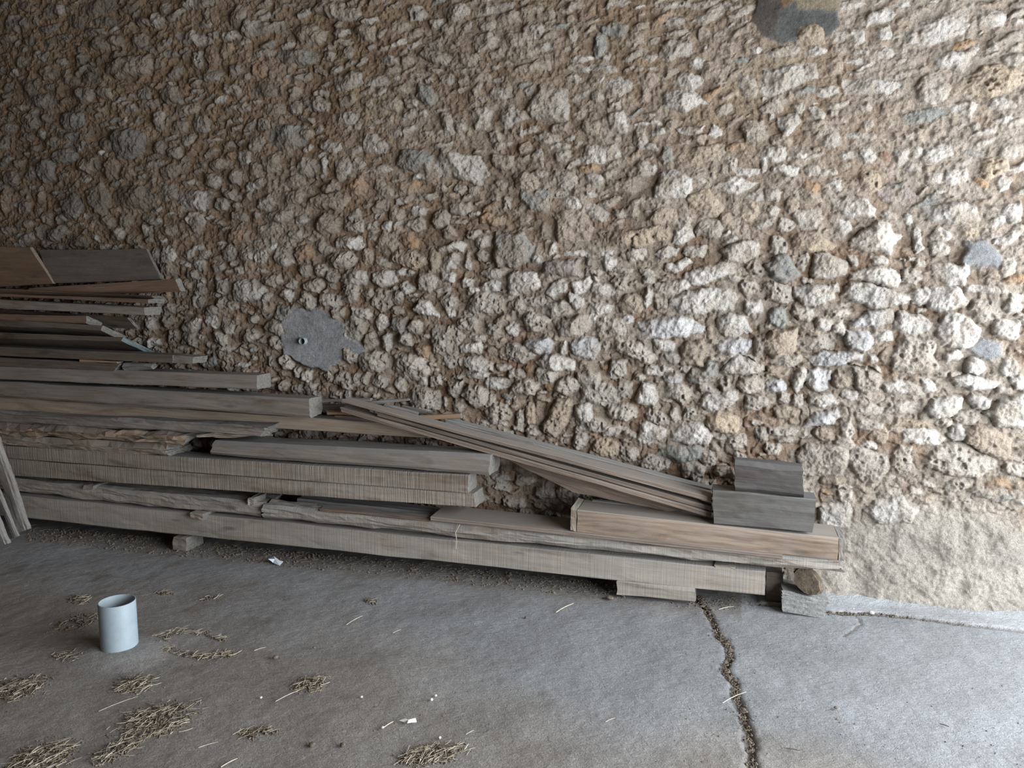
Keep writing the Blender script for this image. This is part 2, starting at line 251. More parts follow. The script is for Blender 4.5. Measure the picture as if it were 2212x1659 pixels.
(550, 400, """80 150 150 130 0 l;320 100 190 120 10 t;850 50 130 100 0 o;1080 60 170 120 0 t;190 270 290 100 0 l;400 290 110 80 20 w;620 330 210 160 -10 t;1050 190 150 110 0 t;1200 240 160 120 0 t;1000 340 110 70 10 l;1110 340 110 80 0 w;1390 220 150 80 -10 w;1380 330 150 100 20 l;1460 90 170 70 10 w;1740 190 210 100 0 w;1580 290 160 150 0 l;1650 390 120 110 0 t;2150 150 80 110 0 l;2050 110 90 60 -10 l;2020 290 220 100 -5 o;1850 410 130 80 0 l;90 380 170 80 0 l;340 420 120 90 0 l;820 490 255 125 -5 w;600 530 170 100 -15 l;135 520 120 70 -5 w;275 515 75 70 0 w;1000 450 65 60 0 l;1120 490 180 190 -30 t;1310 480 190 110 -20 o;430 580 190 140 0 o;260 610 170 150 0 l;60 600 110 120 0 l;640 620 80 60 0 o;750 640 205 145 0 l;960 610 110 130 0 y;1310 630 320 140 -10 y;1520 630 100 200 15 t;1680 530 280 80 0 w;1670 650 140 130 0 w;1810 640 50 150 0 w;1950 470 160 130 10 l;1940 600 110 100 -30 l;1100 660 130 70 -15 l;430 730 110 95 0 l;560 730 115 130 0 l;660 780 120 100 0 l;140 820 215 130 0 l;320 840 110 80 0 l;500 860 150 110 0 l;60 730 120 50 0 l;840 790 235 125 -5 w;1100 790 185 150 10 w;1230 740 100 65 10 w;1320 750 70 60 0 l;1460 830 165 150 -10 l;1280 880 130 110 20 w;1640 780 110 100 -20 w;1810 830 120 80 0 w;2040 750 225 95 0 l;2000 860 190 120 10 w;820 920 165 170 0 l;960 930 95 105 10 l;290 940 125 110 -10 w;640 980 180 140 0 l;450 990 155 115 -20 l;60 950 170 110 0 l;1080 980 150 200 0 l;1200 960 100 100 0 l;1210 1060 110 80 0 l;1650 990 150 140 0 l;1650 1090 90 65 -10 w;1970 1010 320 210 0 l;1860 900 110 70 0 w;900 1080 195 100 -10 l;710 1090 120 115 0 l;250 1090 170 130 0 g;170 1220 170 120 -20 l;190 1340 150 105 0 l;850 1220 180 200 0 l;1080 1180 115 140 10 w;1220 1190 150 140 0 g;1370 1210 140 120 0 l;1620 1320 270 250 0 l;1800 1190 190 120 -5 l;2040 1230 135 105 0 l;980 1330 120 130 0 l;1120 1340 85 160 0 w;1280 1310 115 110 0 l;1420 1400 160 110 -20 o;1890 1300 185 75 -5 l;1840 1400 205 105 5 w;1330 1540 310 205 0 l;1020 1510 270 170 0 l;1880 1530 265 125 -10 w;1660 1500 125 135 0 l;150 1500 95 95 0 l;260 1510 110 135 20 l;810 1460 150 110 -30 l;350 1600 75 85 0 l;1890 1630 210 60 0 w;2180 1620 80 80 0 w"""),
(1100, 400, """230 120 280 190 -20 g;540 150 185 115 -20 w;700 70 95 60 0 l;940 40 320 70 -5 t;750 240 225 105 -30 l;940 240 110 95 0 l;1040 230 130 85 10 l;130 290 120 110 0 t;530 350 320 270 0 t;300 390 150 120 0 t;365 550 95 105 0 w;245 630 85 75 0 w;560 590 210 65 -5 w;1280 270 290 140 10 t;1860 290 145 105 0 t;2040 220 175 200 0 y;2130 80 175 95 10 w;1700 370 240 150 -5 l;1580 560 195 125 5 l;1340 570 235 105 8 w;1090 590 165 125 15 l;810 580 125 75 0 w;850 680 115 115 -30 w;110 840 255 205 0 w;400 880 185 125 30 w;620 860 185 125 30 w;800 890 195 125 -10 w;950 840 125 140 10 l;1440 690 260 95 15 w;1720 750 420 140 18 w;1400 870 275 115 8 w;1190 820 115 75 0 l;1170 750 125 60 0 l;1980 560 320 160 10 w;2100 700 170 120 -40 l;1050 1010 220 170 20 t;1180 960 85 145 -20 w;1290 1000 135 95 0 l;2060 880 190 160 0 l;2090 1040 170 140 0 w;560 990 145 115 -25 w;780 1050 205 95 -3 w;70 1010 120 145 -20 l;210 990 175 75 0 l;400 1060 265 145 0 l;230 1160 215 165 0 l;540 1200 310 160 15 l;715 1130 60 60 0 w;870 1200 245 160 -5 l;1005 1155 100 75 10 b;1910 1210 290 200 -5 w;1910 1380 310 130 0 b;2150 1370 130 190 0 l;30 1230 115 105 -20 w;260 1370 240 125 0 b;470 1385 75 105 0 w;650 1390 225 200 0 b;830 1360 75 105 -20 l;1310 1360 195 105 -15 w;1400 1480 155 105 -10 w;1560 1440 220 220 0 t;1720 1240 60 110 0 t;90 1430 230 160 -20 l;390 1520 295 135 -3 w;930 1560 145 160 0 l;1230 1590 185 85 -20 w;1340 1570 105 60 -30 w;1690 1600 240 140 20 g;2000 1540 320 170 -10 w;50 1610 140 90 0 l;320 1610 165 95 0 l;1780 1490 135 65 0 l;1520 1570 105 85 -40 w"""),
(1652, 400, """70 80 190 110 0 l;400 90 190 140 0 t;1140 90 320 150 -10 p;1070 250 125 85 -20 w;1250 290 75 115 20 w;370 280 240 175 5 l;170 330 150 110 0 l;60 220 120 105 0 l;230 170 110 160 0 t;670 370 125 145 10 w;110 510 155 165 0 l;1320 470 85 195 10 w;1510 430 145 115 -30 w;1600 240 450 170 0 w;1500 550 175 115 -10 w;1760 400 155 95 0 y;2120 230 175 170 20 w;2170 370 95 85 0 w;330 660 75 145 -20 l;540 690 290 220 -10 l;760 640 95 95 0 l;1260 770 165 145 -10 l;980 650 145 75 0 w;1620 760 320 180 0 w;1330 660 115 65 0 l;1960 760 145 95 -10 t;2080 680 140 190 0 l;130 910 260 180 -10 l;430 930 330 170 0 w;580 890 120 100 0 w;950 950 550 190 -5 w;1350 950 140 140 0 w;1560 960 320 200 0 w;1900 880 320 75 -5 w;1880 1050 290 210 0 l;2120 1010 170 190 0 w;330 1100 195 125 -5 w;120 1120 170 190 0 g;510 1180 155 125 -10 w;640 1220 95 115 0 w;630 1100 215 85 -10 l;1260 1180 290 180 -10 w;2080 1230 240 170 0 w;800 1320 245 175 0 b;1020 1290 155 85 -5 w;130 1350 310 210 20 t;450 1350 370 125 5 l;1290 1450 410 310 -15 l;1050 1450 140 150 0 t;1600 1460 155 95 25 w;1780 1560 190 170 0 w;2090 1560 190 150 0 w;200 1500 260 120 0 l;860 1590 230 130 0 l;460 1630 210 90 0 b;930 1480 95 85 40 w"""),
(1652, 780, """450 170 190 170 0 b;290 170 105 215 -15 w;90 220 185 115 -10 b;100 100 190 100 0 t;1180 230 330 130 -5 w;650 160 140 140 -20 t;1390 210 145 115 -40 w;1540 380 325 185 5 w;1840 340 195 145 -15 w;2030 260 155 75 5 l;2160 180 120 110 0 w;1740 490 225 105 15 l;740 290 145 85 0 w;480 330 240 120 0 w;270 340 120 100 0 w;150 320 105 85 0 l;170 430 190 110 0 t;870 420 280 85 0 l;1180 400 320 140 0 l;700 560 150 180 0 l;900 540 230 110 0 l;1240 530 335 85 3 y;1540 530 165 85 5 l;1350 640 345 155 -5 w;1640 620 145 145 0 w;1900 690 450 260 -15 t;520 620 165 105 -10 t;130 600 260 90 0 l;350 640 120 85 0 l;60 760 170 110 0 l;500 850 440 280 0 l;890 890 390 280 -25 l;670 700 170 140 0 l;980 620 120 140 0 t;1180 830 170 260 0 l;1640 1060 190 120 20 l;700 1170 150 110 0 l;600 1320 290 220 0 w"""),
(1100, 700, """300 450 175 115 -10 l;60 430 120 85 0 l;130 540 260 170 0 l;480 530 200 150 0 l;340 520 85 105 0 o;670 470 215 135 0 l;760 600 300 190 0 l;920 390 135 155 -15 w;1230 400 165 75 -15 w;1120 450 105 65 0 l;1400 470 165 95 10 b;1650 440 245 145 15 g;1180 600 205 175 -10 w;1440 600 270 165 0 l;980 560 130 150 0 l;1790 650 330 135 10 w;2060 520 250 150 0 l;1700 560 175 75 -20 l;1840 520 105 105 0 l;170 770 85 210 0 y;80 810 85 150 0 l;640 770 145 175 15 w;960 740 255 145 -10 l;740 860 165 125 0 l;860 910 165 105 10 l;1250 790 225 105 -20 l;1420 780 105 125 0 l;1540 760 105 105 0 l;1820 850 300 190 -10 y;1450 1100 410 145 -3 g;820 1060 235 150 -12 y;590 1000 120 160 -10 l;1020 1110 165 150 0 l;1240 1200 240 140 0 l;1560 1250 210 150 0 l;1700 1160 145 115 0 l;1940 1010 170 120 0 l;2100 680 190 110 0 l;2150 950 115 115 0 l;130 1340 190 120 0 l;290 1450 185 105 0 l;1960 1140 120 90 0 l"""),
(560, 640, """310 650 75 95 0 l;400 680 105 105 0 l;720 720 175 135 -30 l;600 690 105 95 0 l;830 720 105 105 0 l;900 700 80 140 -30 l;1030 730 145 125 -20 l;1200 760 85 125 15 w;1380 730 85 65 0 w;1660 780 135 160 20 l;2030 750 205 105 -5 w;1830 850 240 190 0 l;1570 895 75 85 0 w;1400 890 250 220 0 l;1960 890 125 105 0 l;2030 1000 220 170 0 l;200 770 120 85 0 l;740 830 65 65 0 b;860 830 105 65 0 l;990 850 65 50 0 w;640 840 95 60 0 l;1490 720 95 105 0 l;1700 930 120 120 0 l;430 770 120 75 0 l;320 800 105 75 0 l"""),
(650, 900, """60 130 170 80 0 l;250 140 160 70 0 t;420 150 130 60 0 l;560 180 180 70 0 l;700 190 120 50 0 l;20 170 100 60 0 t;330 175 80 50 0 l"""),
]
POLYS = [
(1652, 0, 'w', '1330 180 1500 110 1690 95 1770 190 1700 270 1530 350 1420 390 1320 385 1305 260'),
(1652, 0, 'w', '1410 490 1600 425 1850 400 1790 520 1680 605 1500 560'),
(1652, 0, 'w', '-20 600 250 540 430 530 455 660 330 720 60 840 -40 820'),
(1652, 0, 'w', '660 690 860 655 1030 680 1185 690 1090 810 900 805 690 800'),
(1652, 0, 'y', '1590 800 1700 650 1880 540 2150 560 2230 620 2230 720 1950 830 1800 810'),
(1100, 0, 'w', '1735 1590 1870 1495 1970 1495 2115 1570 2000 1640 1880 1655'),
(1100, 400, 'y', '750 400 1040 370 1380 340 1400 430 1360 470 1000 540 770 540'),
(1100, 400, 'y', '1530 80 1700 20 1840 170 1790 280 1640 270 1500 210'),
(1100, 400, 'w', '1380 490 1430 280 1540 260 1600 430 1480 500'),
(1100, 400, 'p', '290 640 600 640 600 780 275 770'),
(1100, 400, 'w', '1350 960 1620 870 1930 880 1960 980 1900 1070 1650 1095 1450 1100 1350 1030'),
(1100, 400, 'b', '1080 1180 1200 1125 1500 1120 1685 1200 1680 1240 1500 1300 1150 1320 1100 1290'),
(1100, 400, 'l', '880 1310 1120 1320 1280 1500 1200 1540 1050 1500 900 1420'),
(1100, 400, 'g', '-110 400 100 400 235 540 180 640 90 700 -120 695 -150 560'),
(550, 400, 't', '400 210 470 100 700 30 800 120 750 220 550 190'),
(550, 400, 'l', '740 270 870 200 940 310 930 410 830 405 740 370'),
(550, 400, 'w', '1340 1060 1400 975 1490 990 1590 1110 1585 1140 1360 1095'),
(1652, 400, 'w', '560 130 700 80 900 110 960 190 950 280 680 270 600 210'),
(1652, 400, 'w', '730 480 850 370 950 290 1080 320 1175 430 1090 590 880 570 730 515'),
(1652, 400, 'y', '210 490 300 400 450 385 620 510 560 550 380 585 230 540'),
(1652, 400, 'g', '10 700 90 590 200 580 300 770 180 840 40 790'),
(1652, 400, 'w', '710 740 900 690 1100 710 1195 800 1150 880 720 805'),
(1652, 400, 'b', '720 1170 900 1085 1070 1040 1120 1100 1110 1190 980 1215 770 1205'),
(1652, 400, 'w', '1430 1230 1560 1070 1680 1100 1860 1210 1790 1390 1500 1390'),
(1652, 400, 'b', '350 1470 560 1410 850 1440 830 1500 560 1570 400 1550'),
(1652, 780, 'l', '740 60 870 30 1000 130 985 250 880 300 760 220'),
(1652, 780, 'w', '1560 160 1720 110 2020 170 1960 250 1880 270 1640 210'),
(1652, 780, 'w', '1860 440 2020 330 2230 250 2230 590 2000 560'),
(1652, 780, 'b', '320 560 430 430 620 390 665 460 600 540 360 590'),
(1652, 780, 'l', '1350 850 1450 720 1700 700 1990 860 1980 930 1800 1010 1620 1000 1400 920'),
(1652, 780, 'w', '820 1290 950 1180 1180 1150 1310 1280 1230 1390 950 1390'),
(1100, 700, 'w', '1110 850 1180 820 1340 890 1330 960 1180 1050 1090 990'),
(1100, 700, 'w', '1360 930 1470 840 1640 850 1745 960 1700 1050 1400 1010'),
(1100, 700, 'y', '290 850 400 650 540 640 560 740 470 890 370 980 280 930'),
(1100, 700, 'w', '1800 420 1880 300 1960 260 2180 350 2190 410 1990 440'),
(0, 330, 'l', '1570 560 1600 505 1730 510 1745 580 1690 690 1640 680'),
(0, 330, 'w', '1980 1180 2030 1090 2180 1070 2290 1170 2250 1270 2000 1275'),
]
CEM = (0.25, 0.255, 0.255)
PATCHES = [
([(1633,-30),(1812,-30),(1812,50),(1795,75),(1755,68),(1722,92),(1690,92),(1652,84),(1634,50)], (0.135, 0.135, 0.13), 0.02),
([(1630,-30),(1684,-30),(1686,30),(1676,80),(1650,86),(1632,50)], (0.10, 0.085, 0.075), 0.022),
([(1686,-20),(1716,-20),(1714,12),(1690,15)], (0.22, 0.14, 0.09), 0.026),
([(1716,-20),(1816,-20),(1812,22),(1720,26)], (0.30, 0.25, 0.18), 0.026),
([(606,700),(630,664),(677,666),(718,680),(746,702),(752,732),(792,752),(772,774),(735,780),(705,803),(664,790),(612,768),(608,730)], (0.33, 0.33, 0.335), 0.024),
([(2070,560),(2095,519),(2128,521),(2166,549),(2158,580),(2133,575),(2087,585)], (0.30, 0.305, 0.31), 0.026),
([(2092,754),(2125,729),(2163,739),(2171,777),(2115,775)], (0.30, 0.305, 0.31), 0.026),
]


# ------------------------------------------------------------------ the stone wall
TONE = {'w': (0.66, 0.615, 0.56), 'l': (0.52, 0.465, 0.405), 't': (0.42, 0.345, 0.27), 'o': (0.44, 0.29, 0.18), 'g': (0.33, 0.33, 0.305),
        'd': (0.25, 0.20, 0.15), 'y': (0.51, 0.41, 0.305), 'b': (0.62, 0.60, 0.585), 'p': (0.40, 0.34, 0.31), 'r': (0.40, 0.24, 0.17)}
def make_wall():
    st = 0.0038
    X = np.concatenate([np.arange(-6.6, -5.1, 0.014), np.arange(-5.1, 1.72, st), np.arange(1.72, 3.0, 0.014)])
    Z = np.concatenate([np.arange(-0.02, 3.62, st), np.arange(3.62, 4.3, 0.016)])
    nx, nz = len(X), len(Z)
    XX = np.broadcast_to(X[None, :], (nz, nx)).astype(np.float32); ZZ = np.broadcast_to(Z[:, None], (nz, nx)).astype(np.float32)
    WX = XX + 0.012*vnoise(X, Z, 0.05, 1) + 0.0042*vnoise(X, Z, 0.018, 2) + 0.0015*vnoise(X, Z, 0.008, 6)
    WZ = ZZ + 0.010*vnoise(X, Z, 0.05, 3) + 0.0038*vnoise(X, Z, 0.018, 4) + 0.0015*vnoise(X, Z, 0.008, 5)
    # zone fields
    up = 1/(1+np.exp(-(ZZ-1.75-0.05*XX)/0.16))        # 1 above the old joint line: flush pointed masonry
    left = np.clip((-XX-0.6)/3.6, 0, 1)  # leftward ramp: dimmer, warmer light there is painted into stone colour
    # coat of render at the foot of the wall, to the right
    foot = 1/(1+np.exp((ZZ-(0.50+0.10*vnoise(X, Z, 0.3, 9)))/0.045)) * 1/(1+np.exp(-(XX-0.35)/0.12))
    lump = fbm(X, Z, 0.10, 21, 3)
    h = 0.013*lump*(1-0.35*up) - 0.012*(1-np.abs(fbm(X, Z, 0.055, 27, 2))*2.2).clip(0, 1)**2*(1-0.6*up) + 0.007*fbm(X, Z, 0.024, 31, 3) + 0.008*up + 0.012*fbm(X, Z, 0.35, 25, 2) + 0.004*(1-up)
    # slanted trowel drag in the pointing
    mcol = np.zeros((nz, nx, 3), dtype=np.float32)
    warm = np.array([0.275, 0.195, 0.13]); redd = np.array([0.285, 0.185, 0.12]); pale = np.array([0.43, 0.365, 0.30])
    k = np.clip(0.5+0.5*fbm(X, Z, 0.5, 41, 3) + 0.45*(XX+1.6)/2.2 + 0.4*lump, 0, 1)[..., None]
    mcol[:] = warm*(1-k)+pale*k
    wz = (np.clip((ZZ-2.25)/0.5, 0, 1)*np.clip((0.7-XX)/0.8, 0, 1)*np.clip(0.55+0.6*fbm(X, Z, 0.4, 47, 3), 0, 1)*0.8)[..., None]
    mcol = mcol*(1-wz)+np.array([0.33, 0.235, 0.145])*wz
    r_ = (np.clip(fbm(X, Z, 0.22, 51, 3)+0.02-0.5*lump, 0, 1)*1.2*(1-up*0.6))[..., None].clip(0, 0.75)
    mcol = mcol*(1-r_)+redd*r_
    mcol *= (1+0.16*fbm(X, Z, 0.05, 61, 4))[..., None]
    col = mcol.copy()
    mh = h.copy()
    lock = np.zeros((nz, nx), dtype=bool); occ = np.zeros((nz, nx), dtype=bool); noov = np.zeros((nz, nx), dtype=bool)
    sn1 = 0.9*fbm(X, Z, 0.06, 71, 4, 0.62)+0.35*(0.4-np.abs(fbm(X, Z, 0.05, 75, 3, 0.6))); sn2 = 0.9*fbm(X, Z, 0.018, 81, 3, 0.7)+0.35*(0.35-np.abs(fbm(X, Z, 0.02, 85, 2))); pit = fbm(X, Z, 0.022, 91, 2)
    pit2 = np.clip(pit-0.28, 0, 1)
    tint = fbm(X, Z, 0.12, 101, 3); dustn = fbm(X, Z, 0.07, 111, 3)
    rr = np.random.RandomState(5)
    def bbox(poly, pad=0.02):
        xs = [p[0] for p in poly]; zs = [p[1] for p in poly]
        i0, i1 = np.searchsorted(X, [min(xs)-pad, max(xs)+pad]); j0, j1 = np.searchsorted(Z, [min(zs)-pad, max(zs)+pad])
        return i0, i1, j0, j1
    def put(poly, tone, fill=False, proud=1.0):
        i0, i1, j0, j1 = bbox(poly)
        if i1-i0 < 3 or j1-j0 < 3: return False
        sl = (slice(j0, j1), slice(i0, i1))
        d = poly_sdf(WX[sl], WZ[sl], poly)
        ins = d > 0
        if fill:
            c = ins.sum()
            if c < 6 or (occ[sl] & ins).sum() > 0.13*c or noov[sl][ins].any(): return False
        cx = sum(p[0] for p in poly)/len(poly); cz = sum(p[1] for p in poly)/len(poly)
        jj = min(nz-1, max(0, (j0+j1)//2)); ii = min(nx-1, max(0, (i0+i1)//2))
        u = up[jj, ii]; size = math.sqrt(max(ins.sum()*st*st, 1e-5))
        H0 = (0.013+0.22*size)*(1-0.38*u)*proud*rr.uniform(0.7, 1.3)
        H0 = min(H0, 0.052)
        px = WX[sl]-cx; pz = WZ[sl]-cz
        th = rr.uniform(0, 6.28); body = np.full(d.shape, 1e9, dtype=np.float32)
        sc = 0.42 if size > 0.05 else 0.6
        for q in range(5):
            a = th+q*1.257+rr.uniform(-.6, .6); g = rr.uniform(0.05, sc)
            off = rr.uniform(0.6, 1.15)*H0
            body = np.minimum(body, off + g*(px*math.cos(a)+pz*math.sin(a)) + 0.25*size*g)
        body = np.clip(body, 0.15*H0, 1.3*H0)
        prof = 1-np.exp(-np.clip(d, 0, 1)/(0.005+0.022*size))
        pitted = tone in 'ly' and rr.rand() < (0.75*(1-u)+0.1)
        hh = body*prof + ((0.0065+0.012*size)*sn1[sl]+0.0042*sn2[sl])*prof
        if pitted: hh = hh - (0.022*pit2[sl]*prof)
        hh = hh + mh[sl]*0.5 + 0.003
        new = ins & (hh > mh[sl]-0.004) & (~occ[sl] | (hh > h[sl])) & ~lock[sl]
        h[sl] = np.where(new, hh, h[sl])
        base = np.array(TONE[tone])*rr.uniform(0.9, 1.08)
        c3 = base*(1+0.14*tint[sl])[..., None]
        mixt = np.clip(0.06+0.75*dustn[sl]+0.42*left[sl]+(0.30-0.14*np.clip((XX[sl]+0.3)/1.2, 0, 1))*u, 0, 0.82)
        edge = np.exp(-np.clip(d, 0, 1)/0.006)*0.30
        mm = np.clip(mixt+edge, 0, 0.85)[..., None]
        dirt = (np.array([0.45, 0.375, 0.30])*(1-0.52*left[sl])[..., None])  # dirt film; its darkening to the left paints in weaker daylight
        c3 = c3*(1-mm)+dirt*mm*(0.95)
        col[sl] = np.where(new[..., None], c3, col[sl])
        occ[sl] |= (d > -0.003)
        return True
    def ell(cx, cy, w, hh, a, n=None):
        n = n or rr.randint(5, 9)
        th0 = rr.uniform(0, 6.28); pts = []
        for i in range(n):
            t = th0+2*math.pi*(i+rr.uniform(-0.28, 0.28))/n
            c, s = math.cos(t), math.sin(t); e = 0.72
            r = rr.uniform(0.95, 1.2)
            x = w*0.52*r*math.copysign(abs(c)**e, c); y = hh*0.52*r*math.copysign(abs(s)**e, s)
            ca, sa = math.cos(math.radians(a)), math.sin(math.radians(a))
            pts.append((cx + x*ca + y*sa, cy - x*sa + y*ca))
        return pts
    def wp(px, py):
        q = P(px, py, -0.02); return (float(q[0]), float(q[2]))
    # render / cement patches first: nothing else is laid on them
    for poly, c, lev in PATCHES:
        pp = [wp(*q) for q in poly]; i0, i1, j0, j1 = bbox(pp); sl = (slice(j0, j1), slice(i0, i1))
        d = poly_sdf(WX[sl], WZ[sl], pp); d = d+0.012*vnoise(X, Z, 0.05, 301)[sl]; k = 1/(1+np.exp(-d/0.004))
        h[sl] = h[sl]*(1-k)+(lev+0.004*sn1[sl]*0.6)*k; mh[sl] = h[sl]
        k = k[..., None]; col[sl] = col[sl]*(1-k)+np.array(c)*(1+0.18*tint[sl]+0.1*sn1[sl])[..., None]*k
        noov[sl] |= d > 0.014
    for ox, oy, tone, pts in POLYS:
        pts = [float(q) for q in pts.split()]
        put([wp(ox+x/3.95, oy+y/3.95) for x, y in zip(pts[::2], pts[1::2])], tone, proud=1.15)
    lock = occ.copy()
    for ox, oy, txt in TILES:
        for s in txt.split(';'):
            s = s.split()
            if not s: continue
            cx, cy, w, hh, a = [float(q) for q in s[:5]]
            pts = ell(cx, cy, w, hh, a)
            put([wp(ox+x/3.95, oy+y/3.95) for x, y in pts], s[5], proud=(0.55 if s[5] in 'dp' else 1.0))
    # the smaller rubble between them
    tones = 'wllllltttgo'
    sizes = np.concatenate([np.linspace(0.17, 0.07, 3500), np.linspace(0.08, 0.02, 15000)])
    placed = 0
    for s in sizes:
        cx = rr.uniform(-6.6, 3.0); cz = rr.uniform(0, 4.25); s = s*(1 if cx > -2 else 0.9)
        iz = min(nz-1, np.searchsorted(Z, cz)); ix = min(nx-1, np.searchsorted(X, cx))
        if occ[iz, ix] or noov[iz, ix]: continue
        if foot[iz, ix] > 0.5: continue
        u = up[iz, ix]
        if s > 0.12 and -5 < cx < 1.7: continue
        if u > 0.5 and s < 0.06 and rr.rand() < 0.35: continue
        w = s*rr.uniform(1.0, 1.65); hh = s*rr.uniform(0.42, 0.72)*(1-0.15*u)
        a = rr.uniform(-15, 15)+(12 if u > 0.5 else 0)
        pts = [(x, 2*cz-y) for x, y in ell(cx, cz, w, hh, a, rr.randint(6, 9))]
        t = tones[rr.randint(len(tones))]
        if s < 0.045: t = 'lttl'[rr.randint(4)]
        if put(pts, t, fill=True): placed += 1
    print('stones placed', placed)
    # foot render covers the lower courses
    fr = 0.022+0.030*fbm(X, Z, 0.26, 131, 3)+0.010*fbm(X, Z, 0.05, 141, 4) + 0.05*np.clip((0.25-ZZ)/0.25, 0, 1)
    hf = np.maximum(h*0.5+fr*0.6, fr)
    k = foot*(1-0.55*np.clip((h-0.030)/0.008, 0, 1)*(ZZ > 0.24))
    hc = np.array([0.45, 0.41, 0.355])*(1+0.22*fbm(X, Z, 0.18, 151, 4))[..., None]
    gr = np.clip(fbm(X, Z, 0.3, 161, 3)+0.35*np.clip((ZZ-0.28)/0.2, -1, 1), 0, 1)[..., None]
    hc = hc*(1-0.55*gr)+np.array([0.33, 0.31, 0.28])*0.55*gr
    vis = np.clip((h-0.028)/0.008, 0, 1)*0.75*(ZZ > 0.22)
    kk = (k*(1-vis))[..., None]
    h = h*(1-k)+hf*k; col = col*(1-kk)+hc*kk
    # whole wall leans / bellies a little
    h = h + 0.012*vnoise(X, Z, 1.3, 171)+0.010*vnoise(X, Z, 0.6, 172)
    # drain pipe hole
    c = P(653, 737, -0.02); rd = np.sqrt((XX-c[0])**2+(ZZ-c[2])**2)
    h = np.where(rd < 0.0215, -0.16, h)
    print('wall', nx, nz)
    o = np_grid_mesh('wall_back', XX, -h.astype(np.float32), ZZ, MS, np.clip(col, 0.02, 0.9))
    o['kind'] = 'structure'
    return o
make_wall()

# ------------------------------------------------------------------ floor
CRACK = [(1500,1285),(1521,1311),(1538,1338),(1549,1371),(1566,1385),(1574,1399),(1577,1421),(1563,1441),(1570,1455),(1587,1474),(1590,1504),(1604,1540),(1615,1573),(1621,1615),(1626,1659),(1640,1740)]
JOINT = [(1640,1306),(1720,1312),(1800,1325),(1890,1327),(2000,1340),(2110,1354),(2212,1365),(2400,1388)]
CURL = [(1845,1328),(1857,1338),(1859,1350),(1850,1358),(1835,1368),(1822,1374)]
def seg_dist(x, y, pts):
    best = np.full(x.shape, 1e9)
    for (ax, ay), (bx, by) in zip(pts[:-1], pts[1:]):
        ex, ey = bx-ax, by-ay; t = np.clip(((x-ax)*ex+(y-ay)*ey)/(ex*ex+ey*ey), 0, 1)
        best = np.minimum(best, (x-ax-t*ex)**2+(y-ay-t*ey)**2)
    return np.sqrt(best)
def make_floor():
    X = np.concatenate([np.arange(-7, -5.2, 0.06), np.arange(-5.2, 2.0, 0.009), np.arange(2.0, 9, 0.1)])
    Y = np.concatenate([np.arange(-8, -2.6, 0.08), np.arange(-2.6, 0.12, 0.009)])
    XX, YY = np.meshgrid(X, Y)
    g = lambda L: [tuple(G(*q)[:2]) for q in L]
    wx = XX+0.006*vnoise(X, Y, 0.03, 7); wy = YY+0.006*vnoise(X, Y, 0.03, 8)
    z = 0.004*fbm(X, Y, 0.35, 201, 4)+0.0016*fbm(X, Y, 0.05, 211, 3)
    c1 = seg_dist(wx, wy, g(CRACK)); c2 = seg_dist(wx, wy, g(JOINT)); c3 = seg_dist(wx, wy, g(CURL))
    wid = 0.008+0.007*(vnoise(X, Y, 0.09, 12)+1)
    z -= 0.022*np.exp(-(c1/wid)**2); z -= 0.012*np.exp(-(c2/0.009)**2); z -= 0.004*np.exp(-(c3/0.006)**2)
    jy = g(JOINT); yj = np.interp(XX, [q[0] for q in jy], [q[1] for q in jy], left=99)
    apron = (YY > yj+0.004)
    z = z + np.where(apron, 0.010+0.03*np.clip((YY+0.12)/0.12, 0, 1), 0)
    # small collar of cement around the drain pipe
    pc = G(258, 1402); rr_ = np.sqrt(((XX-pc[0]-0.02)/1.35)**2+((YY-pc[1]+0.03)/1.0)**2)
    collar = np.clip(1-(rr_-0.09)/0.10, 0, 1)+0; z += 0.014*np.clip(collar, 0, 1)
    col = np.zeros(XX.shape+(3,)); col[:] = (0.238, 0.248, 0.257)
    brown = np.clip(0.5+0.8*fbm(X, Y, 0.9, 221, 3)+1.6*(-(YY+1.45))-0.35*(XX+0.5), 0, 1)[..., None]  # warm tint near and left: mixed light colour painted into the concrete
    col = col*(1-brown*0.75)+np.array([0.225, 0.205, 0.182])*brown*0.75
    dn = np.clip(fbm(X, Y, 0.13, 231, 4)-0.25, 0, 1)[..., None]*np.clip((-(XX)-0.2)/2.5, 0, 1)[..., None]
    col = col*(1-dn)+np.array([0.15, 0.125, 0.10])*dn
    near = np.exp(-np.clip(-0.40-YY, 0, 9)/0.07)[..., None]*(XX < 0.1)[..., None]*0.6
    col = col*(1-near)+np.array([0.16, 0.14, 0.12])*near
    ap = apron[..., None]*0.55; col = col*(1-ap)+np.array([0.36, 0.375, 0.385])*ap
    for c, w_, s in ((c1, 0.012, 0.9), (c2, 0.010, 0.7), (c3, 0.005, 0.8)):
        k = (np.exp(-(c/w_)**2)*s)[..., None]; col = col*(1-k)+np.array([0.12, 0.095, 0.075])*k
    cc = (np.clip(collar, 0, 1)*0.5)[..., None]; col = col*(1-cc)+np.array([0.33, 0.34, 0.34])*cc
    col *= (1+0.07*fbm(X, Y, 0.02, 241, 2))[..., None]
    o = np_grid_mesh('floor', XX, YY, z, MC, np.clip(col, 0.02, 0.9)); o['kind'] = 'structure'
make_floor()

